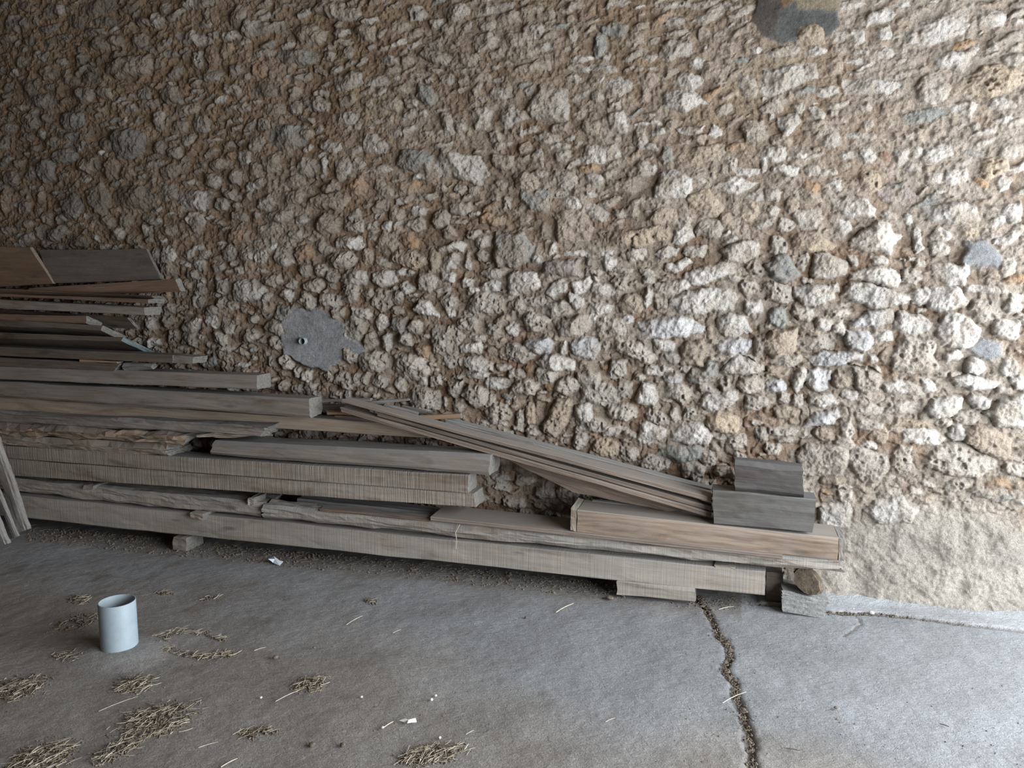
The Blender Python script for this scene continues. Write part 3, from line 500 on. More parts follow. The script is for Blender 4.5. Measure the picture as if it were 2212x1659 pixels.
# ------------------------------------------------------------------ rest of the barn (not in view, shapes the light)
def box_obj(name, lo, hi, mat, kind='structure'):
    x0, y0, z0 = lo; x1, y1, z1 = hi
    v = [(x0,y0,z0),(x1,y0,z0),(x1,y1,z0),(x0,y1,z0),(x0,y0,z1),(x1,y0,z1),(x1,y1,z1),(x0,y1,z1)]
    f = [(0,3,2,1),(4,5,6,7),(0,1,5,4),(1,2,6,5),(2,3,7,6),(3,0,4,7)]
    me = bpy.data.meshes.new(name); me.from_pydata(v, [], f); me.materials.append(mat)
    o = bpy.data.objects.new(name, me); COL.objects.link(o); o['kind'] = kind; return o
box_obj('wall_left', (-7.0, -8, 0), (-6.6, 0.1, 4.4), M_SHELL)
box_obj('wall_front', (-7.0, -8.2, 0), (3.2, -7.8, 4.4), M_SHELL)
box_obj('ceiling', (-7.0, -8, 4.25), (3.3, 0.2, 4.4), M_ROOF)
box_obj('wall_right', (2.95, -8, 0), (3.3, -4.8, 4.3), M_SHELL)
box_obj('trim_1', (2.95, -4.8, 2.95), (3.3, 0.1, 4.3), M_SHELL)

# ------------------------------------------------------------------ timber builder
def timber(name, quad, ys, depth, mat, label=None, cat='beam', group=None, drop=0.0, rad=0.008, wob=0.003, seg=36, endm=None, rough=0.0, seed=None, parent=None, dir3=None, bow=0.0, taperR=0.0, ragged=0.0):
    """a board or beam: front face from four measured corners TL TR BR BL at distances ys from the wall, run back by depth"""
    rs = np.random.RandomState(seed if seed is not None else (abs(hash(name+str(quad))) % 99999 if False else int(sum(q[0]*3+q[1]*7 for q in quad)) % 99999))
    if isinstance(ys, (int, float)): ys = [ys]*4
    TL, TR, BR, BL = [P(q[0], q[1], y) for q, y in zip(quad, ys)]
    back = np.array(dir3) if dir3 is not None else np.array([0, depth, -drop])
    hgt = np.linalg.norm(TL-BL); dep = np.linalg.norm(back)
    r = min(rad, 0.45*hgt, 0.45*dep)
    # cross-section loop in (u along back, v up), counter-clockwise from the right end
    loop = []
    def edge(a, b, n):
        for i in range(n): t = i/float(n); loop.append((a[0]+(b[0]-a[0])*t, a[1]+(b[1]-a[1])*t))
    ru, rv = r/dep, r/hgt
    c = [(ru, 0), (1-ru, 0), (1, rv), (1, 1-rv), (1-ru, 1), (ru, 1), (0, 1-rv), (0, rv)]
    for i in range(8): edge(c[i], c[(i+1) % 8], 5 if i % 2 == 0 else 1)
    n = len(loop)
    L = np.linalg.norm(TR-TL)
    seg = max(3, min(70, int(L/0.05)))
    wv = rs.uniform(-1, 1, (seg+1, n, 3)); 
    # smooth noise along the length
    def sm(sz):
        m = int(max(2, L/sz))+2; kk = rs.uniform(-1, 1, (m, n, 3)); xs = np.linspace(0, m-1.001, seg+1); i = xs.astype(int); f = (xs-i)[:, None, None]
        return kk[i]*(1-f)+kk[i+1]*f
    low = sm(0.35); mid = sm(0.12)
    low = (low+np.roll(low, 1, 1)+np.roll(low, -1, 1))/2.2
    verts = []
    ends = []
    for s in range(seg+1):
        t = s/float(seg)
        top = TL*(1-t)+TR*t; bot = BL*(1-t)+BR*t
        bw = np.array([0, 0, bow*4*t*(1-t)])
        for k, (u, v) in enumerate(loop):
            p = bot*(1-v)+top*v+back*u + bw
            p = p+low[s, k]*wob+mid[s, k]*(wob*0.5+rough)+wv[s, k]*rough*0.4
            if ragged and (s == seg):
                p = p + np.array([rs.uniform(-1, 0.2)*ragged, 0, 0])
            verts.append(p)
    faces = []; mi = []
    for s in range(seg):
        for k in range(n):
            a = s*n+k; b = s*n+(k+1) % n
            faces.append((a, b, b+n, a+n)); mi.append(0)
    # ends: inset ring + cap
    for s, sgn in ((0, -1), (seg, 1)):
        base = s*n; cen = np.mean([verts[base+k] for k in range(n)], axis=0)
        o0 = len(verts)
        for k in range(n): verts.append(verts[base+k]*0.5+cen*0.5 + (TR-TL)/L*sgn*rs.uniform(-0.002, 0.003))
        ci = len(verts); verts.append(cen)
        for k in range(n):
            k2 = (k+1) % n
            if sgn > 0: faces += [(base+k, base+k2, o0+k2, o0+k), (o0+k, o0+k2, ci)]
            else: faces += [(base+k2, base+k, o0+k, o0+k2), (o0+k2, o0+k, ci)]
            mi += [1, 1]
    ax = (TR-TL)/L; up_ = np.array([0, 0, 1.0]); yv = np.cross(up_, ax); yv /= np.linalg.norm(yv); zv = np.cross(ax, yv)
    org = (TL+TR+BR+BL)/4+back/2
    R = np.stack([ax, yv, zv], 1)
    loc = (np.array(verts)-org) @ R
    me = bpy.data.meshes.new(name); me.from_pydata([tuple(v) for v in loc], [], faces)
    me.materials.append(mat); me.materials.append(endm or M_END)
    me.polygons.foreach_set('material_index', mi)
    import bmesh
    bm = bmesh.new(); bm.from_mesh(me); bmesh.ops.recalc_face_normals(bm, faces=bm.faces); bm.to_mesh(me); bm.free()
    o = bpy.data.objects.new(name, me); COL.objects.link(o)
    mw = Matrix(((R[0,0],R[0,1],R[0,2],org[0]),(R[1,0],R[1,1],R[1,2],org[1]),(R[2,0],R[2,1],R[2,2],org[2]),(0,0,0,1)))
    if parent is not None:
        o.parent = parent; o.matrix_world = mw
        o.matrix_parent_inverse = parent.matrix_world.inverted() if False else Matrix.Identity(4)
        o.matrix_basis = parent.matrix_world.inverted() @ mw
    else: o.matrix_world = mw
    if label: tag(o, label, cat, group)
    return o

# ------------------------------------------------------------------ the timber pile, bottom to top
G_BEAM = 'timbers stacked against the stone wall'
# packers on the floor
timber('packing_block', [(374,1160),(402,1163),(402,1192),(374,1189)], -0.385, 0.16, W['grey'], 'short cut block on the floor under the left part of the lowest beam', 'block', rad=0.004)
timber('packing_block', [(1334,1254),(1502,1271),(1501,1301),(1334,1286)], -0.37, 0.12, W['pale'], 'flat brown block under the lowest beam near its right end', 'block', rad=0.005, wob=0.004)
# lowest beam
timber('timber', [(-150,1051),(1654,1236),(1652,1287),(-150,1099)], -0.36, 0.145, W['pale'], 'lowest long timber of the pile, raised on blocks above the floor', 'beam', rad=0.006, wob=0.004)
timber('packing_batten', [(1544,1222),(1589,1226),(1589,1233),(1544,1229)], -0.36, 0.12, W['tan'], 'small batten end between the two lowest timbers at their right ends', 'batten', rad=0.002)
timber('plank', [(-120,1018),(566,1087),(562,1117),(-120,1047)], -0.345, 0.22, W['pale'], 'waney dusty plank resting on the lowest beam, left half of the pile', 'plank', rad=0.012, wob=0.008, rough=0.003)
timber('waney_slab', [(567,1090),(1812,1212),(1826,1240),(566,1122)], [-0.365,-0.35,-0.35,-0.365], 0.13, W['pale'], 'long waney slab with a knotty edge and rounded left end, second from the floor', 'plank', rad=0.02, wob=0.009, rough=0.003)
timber('thin_board', [(930,1116),(1690,1200),(1690,1208),(930,1125)], [-0.37,-0.37,-0.37,-0.37], 0.24, W['lath'], 'thin dusty board lying flat on the waney slab, under the long box', 'board', rad=0.003, wob=0.002)
timber('timber', [(640,1078),(1560,1172),(1560,1215),(640,1120)], -0.205, 0.13, W['ash'], 'dusty back timber at the foot of the wall behind the waney slab', 'beam', rad=0.01, wob=0.006)
timber('batten', [(690,1098),(930,1120),(930,1127),(690,1104)], -0.36, 0.05, W['rust'], 'narrow dark batten lying along the top of the waney slab', 'batten', rad=0.002)
# shims
timber('wedge', [(410,1107),(438,1111),(438,1125),(412,1118)], -0.40, 0.12, W['tan'], 'brown shim poking out below the waney plank, white cut end', 'wedge', rad=0.003)
timber('wedge', [(180,1049),(202,1050),(200,1057),(180,1056)], -0.37, 0.13, W['pale'], 'small pale shim under the lower bandsawn beam, toward the left', 'wedge', rad=0.002)
timber('wedge', [(536,1076),(548,1076),(547,1091),(536,1091)], -0.37, 0.13, W['pale'], 'small pale shim block just above the rounded end of the waney slab', 'wedge', rad=0.002)
# two band-sawn beams
timber('timber', [(-130,980),(1023,1067),(1028,1096),(-130,1017)], -0.355, 0.16, W['saw'], 'lower of two beams with fine upright saw marks, slightly longer one', 'beam', 'beams with upright saw marks', rad=0.004, wob=0.0025)
timber('timber', [(-130,953),(1011,1027),(1010,1066),(-130,979)], -0.36, 0.15, W['saw'], 'upper of two beams with fine upright saw marks, square right end', 'beam', 'beams with upright saw marks', rad=0.004, wob=0.0025)
# dark beam with rounded right end
timber('timber', [(462,952),(1058,983),(1056,1028),(452,983)], -0.35, 0.20, W['grey'], 'thick dark grey beam with chamfered left end lying on the sawn beams', 'beam', rad=0.018, wob=0.004)
timber('stone_chip', [(713,999),(720,1000),(720,1006),(713,1005)], -0.37, 0.02, M_PEB, 'tiny pale stone chip in the seam below the thick dark beam', 'stone', rad=0.003) if False else None
# planks left of it
timber('slab', [(-130,934),(361,962),(364,989),(-130,953)], -0.37, 0.20, W['tan'], 'plank with pale broken right end sitting on the sawn beams', 'plank', rad=0.02, wob=0.008, rough=0.006)
timber('slab', [(-130,907),(420,940),(372,964),(-130,933)], -0.38, 0.20, W['bark'], 'bark edged slab with crumbling brown face, middle left of the pile', 'plank', rad=0.03, wob=0.012, rough=0.010)
timber('plank', [(-130,882),(575,922),(560,943),(-130,906)], -0.365, 0.20, W['grey'], 'dusty plank whose right end is torn and splintered', 'plank', rad=0.012, wob=0.006, rough=0.002)
timber('splinter', [(425,940),(575,925),(583,942),(428,943)], [-0.385,-0.30,-0.30,-0.385], 0.03, W['tan'], 'torn twisting splinter hanging from the end of the dusty plank', 'splinter', rad=0.012, wob=0.008, rough=0.006)
timber('timber', [(-130,848),(920,920),(925,947),(-130,880)], [-0.34,-0.185,-0.185,-0.34], 0.13, W['tan'], 'long light brown beam that runs in under the sloping laths', 'beam', rad=0.005, wob=0.003)
timber('timber', [(-130,817),(666,862),(668,903),(-130,848)], -0.36, 0.15, W['grey'], 'heavy grey beam with a wide squared pale end, above the light brown beam', 'beam', rad=0.012, wob=0.004)
timber('timber', [(-130,785),(554,811),(555,842),(-130,815)], -0.35, 0.14, W['grey'], 'uppermost thick grey beam, ending left of the heavy one below it', 'beam', rad=0.006, wob=0.003)
# thinner boards above
timber('board', [(-130,766),(258,786),(246,801),(-130,785)], -0.36, 0.14, W['dark'], 'dark thin board directly on top of the uppermost thick beam', 'board', rad=0.003)
timber('log_stub', [(262,785),(326,786),(326,798),(266,802)], -0.36, 0.06, W['ash'], 'small pale stub of wood poking out beside the thin dark board', 'stub', rad=0.02, wob=0.004, endm=M_END)
timber('splint', [(172,777),(252,781),(252,785),(172,781)], -0.365, 0.05, W['orange'], 'thin orange splint between two dark boards at the left', 'splint', rad=0.001)
timber('board', [(-130,743),(373,768),(373,784),(-130,763)], -0.36, 0.14, W['dark'], 'long dark board edge with a pale notch near its right end', 'board', rad=0.003)
timber('board', [(372,768),(418,771),(416,786),(372,784)], -0.355, 0.13, W['grey'], 'short lighter board end sticking out beyond the long dark board', 'board', rad=0.003)
# boards lying tipped back toward the wall
timber('tipped_board', [(-130,712),(266,729),(263,737),(-130,728)], [-0.36]*4, 0.1, W['dark'], 'tipped board with a blue-grey cut end, sloping back to the wall', 'board', 'boards tipped back toward the wall', dir3=(0.02, 0.26, -0.115), rad=0.003, endm=M_ENDB)
timber('tipped_board', [(-130,680),(222,703),(218,714),(-130,697)], [-0.345]*4, 0.1, W['dark'], 'tipped board with a whitish mark on its cut end, just above the blue-ended one', 'board', 'boards tipped back toward the wall', dir3=(0.02, 0.16, -0.075), rad=0.003, endm=M_END)
timber('tipped_board', [(-130,673),(187,682),(185,697),(-130,690)], [-0.34]*4, 0.1, W['rust'], 'short brown board with a frayed upper edge near the left', 'board', dir3=(0.0, 0.12, -0.05), rad=0.006, wob=0.004)
timber('tipped_board', [(-130,660),(275,686),(296,710),(-130,700)], [-0.26,-0.26,-0.17,-0.17], 0.022, W['dark'], 'dark wide board tilted flat to the wall with a pale end edge', 'board', rad=0.003, endm=M_END)
timber('board', [(-130,641),(312,664),(312,681),(-130,660)], -0.33, 0.14, W['grey'], 'grey crumbly-edged board with a pale square right end', 'board', rad=0.005, wob=0.003, rough=0.001)
timber('board', [(-130,629),(320,647),(320,655),(-130,635)], -0.31, 0.14, W['rust'], 'thin reddish board just above the grey crumbly one', 'board', rad=0.002)
timber('board', [(-130,618),(328,640),(338,652),(-130,627)], [-0.30,-0.30,-0.2,-0.30], 0.10, W['rust'], 'reddish brown board with a notched pale end under the round edge', 'board', rad=0.003)
timber('board', [(60,624),(378,602),(390,630),(60,640)], [-0.26,-0.26,-0.22,-0.26], 0.05, W['rust'], 'reddish board rising to the right under the large leaning panel', 'board', rad=0.008, wob=0.003)
pan = timber('leaning_board', [(84,540),(316,538),(347,604),(110,612)], [-0.12,-0.12,-0.22,-0.22], 0.022, W['dark'], 'wide grey board leaning on the wall at the top of the pile', 'board', rad=0.003)
timber('leaning_board', [(-130,528),(64,534),(114,613),(-130,628)], [-0.14,-0.14,-0.24,-0.24], 0.024, wood_mat('rusty_brown_panel', (0.17, 0.105, 0.06), (0.14, 0.12, 0.10), dustamt=0.3), 'brown panel leaning against the wall at the upper left', 'board', endm=M_DULL, rad=0.004, wob=0.003)

# ------------------------------------------------------------------ sloping bundle of laths
def lath(q, ys, dep, mat, label, drop=0.0, **k):
    return timber('lath', q, ys, dep, mat, label, 'lath', 'laths sloping down to the right', rad=0.002, wob=0.0022, **k)
lath([(738,863),(1536,1075),(1536,1085),(738,869)], [-0.32,-0.32,-0.32,-0.32], 0.10, W['lath'], 'uppermost front lath of the sloping bundle, starting nearest the heavy beam end')
lath([(815,891),(1536,1094),(1536,1104),(815,899)], [-0.295,-0.295,-0.295,-0.295], 0.075, W['lath'], 'middle lath of the bundle, below the black gap')
lath([(735,880),(1536,1107),(1536,1117),(737,890)], [-0.305,-0.305,-0.305,-0.305], 0.085, W['lath'], 'lowest front lath of the bundle with a squared pale left end')
lath([(962,905),(1536,1056),(1536,1066),(962,913)], [-0.11,-0.13,-0.13,-0.11], 0.07, W['ash'], 'grey rear lath of the bundle, lying closest to the wall')
lath([(1180,975),(1536,1066),(1536,1074),(1180,984)], [-0.18,-0.20,-0.20,-0.18], 0.06, W['lath'], 'thin brown lath wedged between the rear lath and the uppermost front lath')
timber('under_board', [(1075,982),(1500,1102),(1440,1104),(1240,1064)], [-0.24,-0.25,-0.20,-0.20], 0.02, W['lath'], 'wide reddish grey board on the underside of the sloping bundle', 'board', rad=0.003, wob=0.004)
def stick(q, y, mat, label, name='stick', dep=0.03, **k): return timber(name, q, y, dep, mat, label, 'stick', rad=0.002, wob=0.002, **k)
stick([(857,900),(994,894),(996,904),(857,909)], [-0.15,-0.12,-0.12,-0.15], W['orange'], 'orange brown stick crossing behind the sloping laths')
stick([(693,863),(800,861),(800,866),(693,869)], -0.16, W['ash'], 'thin grey stick beside the pale end of the heavy beam')
stick([(790,868),(880,861),(882,866),(792,875)], -0.14, W['ash'], 'short grey stick touching the wall above the laths')
stick([(692,876),(780,874),(800,884),(692,886)], -0.17, W['dark'], 'dark board piece in the gap beside the heavy beam end', dep=0.08)
stick([(830,873),(902,893),(900,897),(828,877)], -0.13, W['ash'], 'narrow grey batten, upper one of the pair above the laths')
stick([(868,876),(938,894),(934,899),(866,881)], -0.10, W['dark'], 'dark batten nearest the wall above the laths')
stick([(706,890),(770,891),(770,896),(706,896)], -0.23, W['orange'], 'small orange splint lying on the light brown beam')
stick([(722,898),(800,901),(800,904),(722,901)], -0.24, W['rust'], 'reddish sliver on the light brown beam under the first lath')

# ------------------------------------------------------------------ long shallow box
y0 = -0.35
e = bpy.data.objects.new('wooden_box', None); COL.objects.link(e); c = P(1530,1190,y0); e.location = (float(c[0]), y0+0.1, float(c[2])); bpy.context.view_layer.update()
tag(e, 'long narrow pine box with cleated ends lying on the thin board', 'box')
timber('box_body', [(1247,1102),(1812,1162),(1809,1211),(1246,1149)], y0, 0.21, W['box'], rad=0.003, wob=0.0015, parent=e)
timber('end_cleat', [(1233,1098),(1245,1102),(1244,1149),(1232,1145)], y0-0.004, 0.218, W['tan'], rad=0.002, wob=0.0012, parent=e)
timber('end_cleat', [(1813,1162),(1826,1164),(1823,1212),(1811,1211)], y0+0.004, 0.20, W['grey'], rad=0.002, wob=0.0012, parent=e)
timber('batten', [(1278,1082),(1400,1094),(1400,1100),(1278,1088)], -0.16, 0.03, W['ash'], 'blue-grey batten lying behind the top of the pine box', 'batten', rad=0.002)
# blocks on the box
timber('timber_block', [(1538,1059),(1763,1079),(1755,1151),(1542,1132)], -0.355, 0.13, W['grim'], 'larger blackened block standing on the right end of the pine box', 'block', rad=0.006, wob=0.004)
timber('timber_block', [(1587,996),(1735,1010),(1735,1077),(1589,1063)], -0.35, 0.13, W['black'], 'smaller near-black block stacked on the larger blackened block', 'block', rad=0.022, wob=0.004)
# supports at the right
timber('packing_block', [(1655,1236),(1690,1240),(1690,1300),(1655,1300)], -0.22, 0.10, W['dark'], 'dark upright packer in shadow behind the right end of the lowest beam', 'block', rad=0.004)

def concrete_block():
    e = bpy.data.objects.new('concrete_block', None); COL.objects.link(e); c = G(1738, 1329); e.location = [float(q) for q in c]; bpy.context.view_layer.update()
    tag(e, 'rough grey concrete block on the floor under the right end of the pile', 'block')
    timber('block_body', [(1689,1290),(1787,1305),(1781,1339),(1690,1322)], -0.335, 0.19, M_BLOCK, rad=0.006, wob=0.0015, rough=0.0012, endm=M_BLOCK, parent=e)
    timber('block_rim', [(1690,1276),(1790,1300),(1789,1309),(1690,1291)], -0.325, 0.18, M_BLOCK, rad=0.008, wob=0.003, rough=0.003, endm=M_BLOCK, parent=e)
concrete_block()

# ------------------------------------------------------------------ grey weathered poles leaning at the left edge
timber('weathered_post', [(-40,900),(8,905),(69,1142),(38,1160)], [-0.42,-0.42,-0.46,-0.46], 0.05, W['ash'], 'cracked grey post leaning in at the left edge, the taller one', 'post', rad=0.012, wob=0.004, rough=0.003) if False else None
def post(name, pts, w, label, y0, y1, mat, cat='post', group='grey posts leaning at the left edge', e_=0.55, flat=0.55):
    """leaning post along a measured centre line"""
    (ax, ay), (bx, by) = pts
    A = P(ax, ay, y0); B = P(bx, by, y1); rs = np.random.RandomState(int(ax+by)+5)
    d = B-A; L = np.linalg.norm(d); d /= L; s = np.cross(d, [0, 1, 0]); s /= np.linalg.norm(s); t = np.cross(s, d)
    n = 16; seg = 30; V = []; F = []
    for i in range(seg+1):
        c = A+d*L*i/seg
        for k in range(n):
            a = 2*math.pi*k/n
            u = math.copysign(abs(math.cos(a))**e_, math.cos(a)); v = math.copysign(abs(math.sin(a))**e_, math.sin(a))
            groove = 1-(0.16 if k in (3, 6, 11, 14) else 0)*(0.6+0.4*math.sin(i*0.4+k))
            rr = w*groove*(1+0.05*rs.uniform(-1, 1)+0.07*math.sin(i*0.35+k))
            V.append(c+s*u*rr+t*v*rr*flat)
    for i in range(seg):
        for k in range(n): a = i*n+k; b = i*n+(k+1) % n; F.append((a, b, b+n, a+n))
    F.append(tuple(range(n))[::-1]); F.append(tuple(range(seg*n, seg*n+n)))
    org = (A+B)/2; R = np.stack([d, t, s], 1); loc = (np.array(V)-org) @ R
    me = bpy.data.meshes.new(name); me.from_pydata([tuple(q) for q in loc], [], F); me.materials.append(mat)
    import bmesh
    bm = bmesh.new(); bm.from_mesh(me); bmesh.ops.recalc_face_normals(bm, faces=bm.faces); bm.to_mesh(me); bm.free()
    o = bpy.data.objects.new(name, me); COL.objects.link(o)
    o.matrix_world = Matrix(((R[0,0],R[0,1],R[0,2],org[0]),(R[1,0],R[1,1],R[1,2],org[1]),(R[2,0],R[2,1],R[2,2],org[2]),(0,0,0,1)))
    tag(o, label, cat, group)
post('weathered_post', [(-28,905),(54,1146)], 0.044, 'cracked ash grey post at the left edge, foot standing nearest the pile', -0.43, -0.46, W['ash'])
post('weathered_post', [(-48,960),(36,1160)], 0.022, 'narrow grey stick between the two thicker leaning posts', -0.48, -0.49, W['ash'])
post('weathered_post', [(-60,1010),(12,1178)], 0.040, 'cracked ash grey post cut by the left edge, foot farthest from the pile', -0.54, -0.56, W['ash'])

post('log_piece', [(1742,1256),(1752,1252)], 0.046, 'rounded barky log piece wedged on the concrete block', -0.33, -0.20, W['log'], 'log', None, 0.8, 1.6)
# ------------------------------------------------------------------ pipes
def tube(name, base, r, h, wall, mat, axis='Z', seg=64):
    V = []; F = []
    prof = [(r, 0), (r, h-0.001), (r-0.001, h), (r-wall+0.001, h), (r-wall, h-0.001), (r-wall, 0.002)]
    for k in range(seg):
        a = 2*math.pi*k/seg
        for (q, z) in prof:
            x, y = q*math.cos(a), q*math.sin(a)
            V.append((x, y, z) if axis == 'Z' else (x, -z, y))
    n = len(prof)
    for k in range(seg):
        k2 = (k+1) % seg
        for j in range(n-1): F.append((k*n+j, k2*n+j, k2*n+j+1, k*n+j+1))
    F.append(tuple(k*n+n-1 for k in range(seg)))
    me = bpy.data.meshes.new(name); me.from_pydata(V, [], F); me.materials.append(mat)
    import bmesh
    bm = bmesh.new(); bm.from_mesh(me); bmesh.ops.recalc_face_normals(bm, faces=bm.faces); bm.to_mesh(me); bm.free()
    for p in me.polygons: p.use_smooth = len(p.vertices) == 4
    o = bpy.data.objects.new(name, me); COL.objects.link(o); o.location = [float(q) for q in base]; return o
pb = G(259, 1399); pt = P(252, 1300, pb[1])
pv = tube('drain_pipe', (pb[0], pb[1], 0.0), 0.077, float(pt[2])+0.005, 0.005, M_PVC)
tag(pv, 'short upright grey plastic drain pipe standing open out of the floor', 'pipe')
wc = P(653, 737, -0.045)
wt = tube('wall_pipe', (wc[0], 0.10, wc[2]), 0.0225, 0.152, 0.004, M_PIPE, axis='Y', seg=32)
tag(wt, 'small round pipe end set in the cement patch of the wall', 'pipe')


# ------------------------------------------------------------------ straw, chaff and crumbs
def straw_mesh(name, items, chaff=(), mats=None):
    """items: (x, y, z, length, heading, width, rise); chaff: (x, y, z, size)"""
    V = []; F = []; MI = []
    rs = random.Random(len(items)*7+len(chaff))
    for (x, y, z, L, a, w, rise) in items:
        nseg = 3; b = len(V); sm = 2 if (len(items) > 1 and rs.random() < 0.6) else 0; ca, sa = math.cos(a), math.sin(a); bend = rs.uniform(-0.25, 0.25)*L
        for i in range(nseg+1):
            t = i/nseg-0.5; cx = x+ca*L*t-sa*bend*(t*t*4-0.5)*0.5; cy = y+sa*L*t+ca*bend*(t*t*4-0.5)*0.5
            cz = z+rise*(t+0.5)
            ww = w*(1.0 if i < nseg else 0.6)
            V += [(cx-sa*-ww, cy-ca*ww, cz), (cx+sa*-ww, cy+ca*ww, cz), (cx, cy, cz+ww*1.6)]
        for i in range(nseg):
            p = b+i*3
            for k in range(3): F.append((p+k, p+(k+1) % 3, p+3+(k+1) % 3, p+3+k)); MI.append(sm)
        F += [(b, b+2, b+1), (b+nseg*3, b+nseg*3+1, b+nseg*3+2)]; MI += [sm, sm]
    for (x, y, z, s) in chaff:
        b = len(V); n = 5
        for k in range(n):
            a = 2*math.pi*k/n+rs.uniform(-.3, .3); r = s*rs.uniform(0.6, 1.2); V.append((x+r*math.cos(a), y+r*math.sin(a), z-0.002))
        V.append((x+rs.uniform(-.3, .3)*s, y+rs.uniform(-.3, .3)*s, z+s*rs.uniform(0.4, 0.9)))
        for k in range(n): F.append((b+k, b+(k+1) % n, b+n)); MI.append(1)
    xs = [v[0] for v in V]; ys = [v[1] for v in V]; ox, oy = sum(xs)/len(xs), sum(ys)/len(ys)
    me = bpy.data.meshes.new(name); me.from_pydata([(v[0]-ox, v[1]-oy, v[2]) for v in V], [], F)
    for m in (tuple(mats or (M_STRAW, M_CHAFF))+((mats[0] if mats else M_DULL),)): me.materials.append(m)
    me.polygons.foreach_set('material_index', MI); me.update()
    o = bpy.data.objects.new(name, me); COL.objects.link(o); o.location = (ox, oy, 0); return o
def clump(px, py, w, h, ang, n, nc, label, dens=1.0, ring=False):
    n = int(n*0.95); nc = int(nc*2.0)
    rs = random.Random(int(px*3+py)); it = []; ch = []
    ca, sa = math.cos(math.radians(ang)), math.sin(math.radians(ang))
    def pos():
        while True:
            if ring:
                a = rs.uniform(0.2, 5.6); r = rs.uniform(0.65, 1.0)
            else:
                a = rs.uniform(0, 6.28); r = math.sqrt(rs.random())*(1.15 if rs.random() < 0.25 else 0.85)
            u, v = r*math.cos(a)*w/2, r*math.sin(a)*h/2
            x, y = px+u*ca-v*sa*-1, py-u*sa+v*ca
            nn = math.sin(x*0.11+py)*math.sin(y*0.23+px*0.3)+0.6*math.sin(x*0.31+y*0.17)
            if nn < -0.25 and rs.random() < 0.85: continue
            q = G(x, y); return q, r
    for i in range(n):
        q, r = pos(); z = 0.003+rs.random()*0.014*max(0, 1-r*0.8)
        it.append((q[0], q[1], z, rs.uniform(0.012, 0.055)*(1.5 if rs.random() < 0.12 else 1), rs.gauss(0.35, 0.9), rs.uniform(0.0006, 0.0014), rs.uniform(-0.005, 0.008)))
    for i in range(nc):
        q, r = pos(); ch.append((q[0], q[1], 0.001+0.012*max(0, 1-r)*rs.random(), rs.uniform(0.002, 0.007)))
    o = straw_mesh('straw_clump', it, ch); tag(o, label, 'straw', None, 'stuff'); return o
clump(340,1560,200,75,14,330,420,'largest loose heap of pale straw on the floor, in front of the drain pipe')
clump(255,1622,120,38,24,90,110,'tail of straw trailing off below the largest heap at lower left')
clump(85,1642,190,70,20,230,380,'brown straw heap cut by the lower left corner of the photo')
clump(40,1488,140,50,12,150,240,'straw heap at the left edge, level with the cement collar of the pipe')
clump(290,1480,92,40,10,130,170,'compact straw tuft just in front of the upright drain pipe')
clump(425,1392,190,62,-8,210,300,'curving drift of straw right of the upright drain pipe', ring=True)
clump(165,1417,105,24,4,80,110,'thin straw strip touching the left side of the drain pipe base')
clump(165,1345,120,34,16,50,150,'dark crumbly straw behind and left of the drain pipe')
clump(170,1296,52,20,0,25,80,'small dark tuft of straw farthest back behind the drain pipe')
clump(672,1480,78,38,10,110,130,'isolated straw tuft on bare floor right of the drain pipe')
clump(556,1585,105,26,6,45,110,'faint flat scatter of chaff between the two big straw heaps')
clump(937,1630,150,44,8,240,260,'dense straw tuft at the bottom centre of the floor')
clump(802,1300,34,14,-5,8,40,'little dark crumb patch on the floor below the middle of the pile')
clump(455,1293,60,8,6,8,40,'faint line of crumbs behind and right of the drain pipe')
clump(358,1281,42,8,0,8,34,'tiny smear of crumbs right behind the drain pipe top')
# crumbs and bits gathered under the pile edge
rs = random.Random(3); it = []; ch = []
for i in range(1900):
    t = rs.random(); px = 60+t*1290; py = 1143+t*128+rs.random()**1.5*34-8
    q = G(px, py)
    if q[1] > -0.18: continue
    if rs.random() < 0.30: it.append((q[0], q[1], 0.004+rs.random()*0.01, rs.uniform(0.01, 0.05), rs.uniform(0, 3.1), rs.uniform(0.0007, 0.0016), rs.uniform(-0.004, 0.006)))
    else: ch.append((q[0], q[1], 0.0, rs.uniform(0.003, 0.013)))
o = straw_mesh('dirt_line', it, ch, (M_CHAFF, M_CHAFF)); tag(o, 'line of dark crumbs, bark and dirt gathered along the foot of the pile', 'debris', None, 'stuff')
it = []; ch = []
for a, b in zip(CRACK[:-1], CRACK[1:]):
    for i in range(46):
        t = rs.random(); px = a[0]+(b[0]-a[0])*t+rs.gauss(0, 5.0); py = a[1]+(b[1]-a[1])*t+rs.gauss(0, 3)
        q = G(px, py)
        if rs.random() < 0.3: it.append((q[0], q[1], 0.001, rs.uniform(0.01, 0.03), rs.uniform(0, 3.1), rs.uniform(0.0006, 0.0013), 0.002))
        else: ch.append((q[0], q[1], -0.002, rs.uniform(0.0025, 0.008)))
for i in range(260):
    q = G(rs.gauss(1570, 45), rs.gauss(1303, 7))
    ch.append((q[0], q[1], 0.0, rs.uniform(0.003, 0.01)))
o = straw_mesh('crack_dirt', it, ch, (M_CHAFF, M_CHAFF)); tag(o, 'dirt and chaff filling the wandering crack in the concrete floor', 'debris', None, 'stuff')
it = []; ch = []
for i in range(330):
    t = rs.random()**1.3; px = 1790+t*430; py = np.interp(px, [q[0] for q in JOINT], [q[1] for q in JOINT])+rs.gauss(0, 2.2)
    q = G(px, float(py)); ch.append((q[0], q[1], 0.004, rs.uniform(0.002, 0.0075)*(1.2-t)))
o = straw_mesh('joint_dirt', it, ch, (M_STRAW, M_CHAFF)); tag(o, 'thin line of grit along the joint between floor and cement apron', 'debris', None, 'stuff')
it = []; ch = []
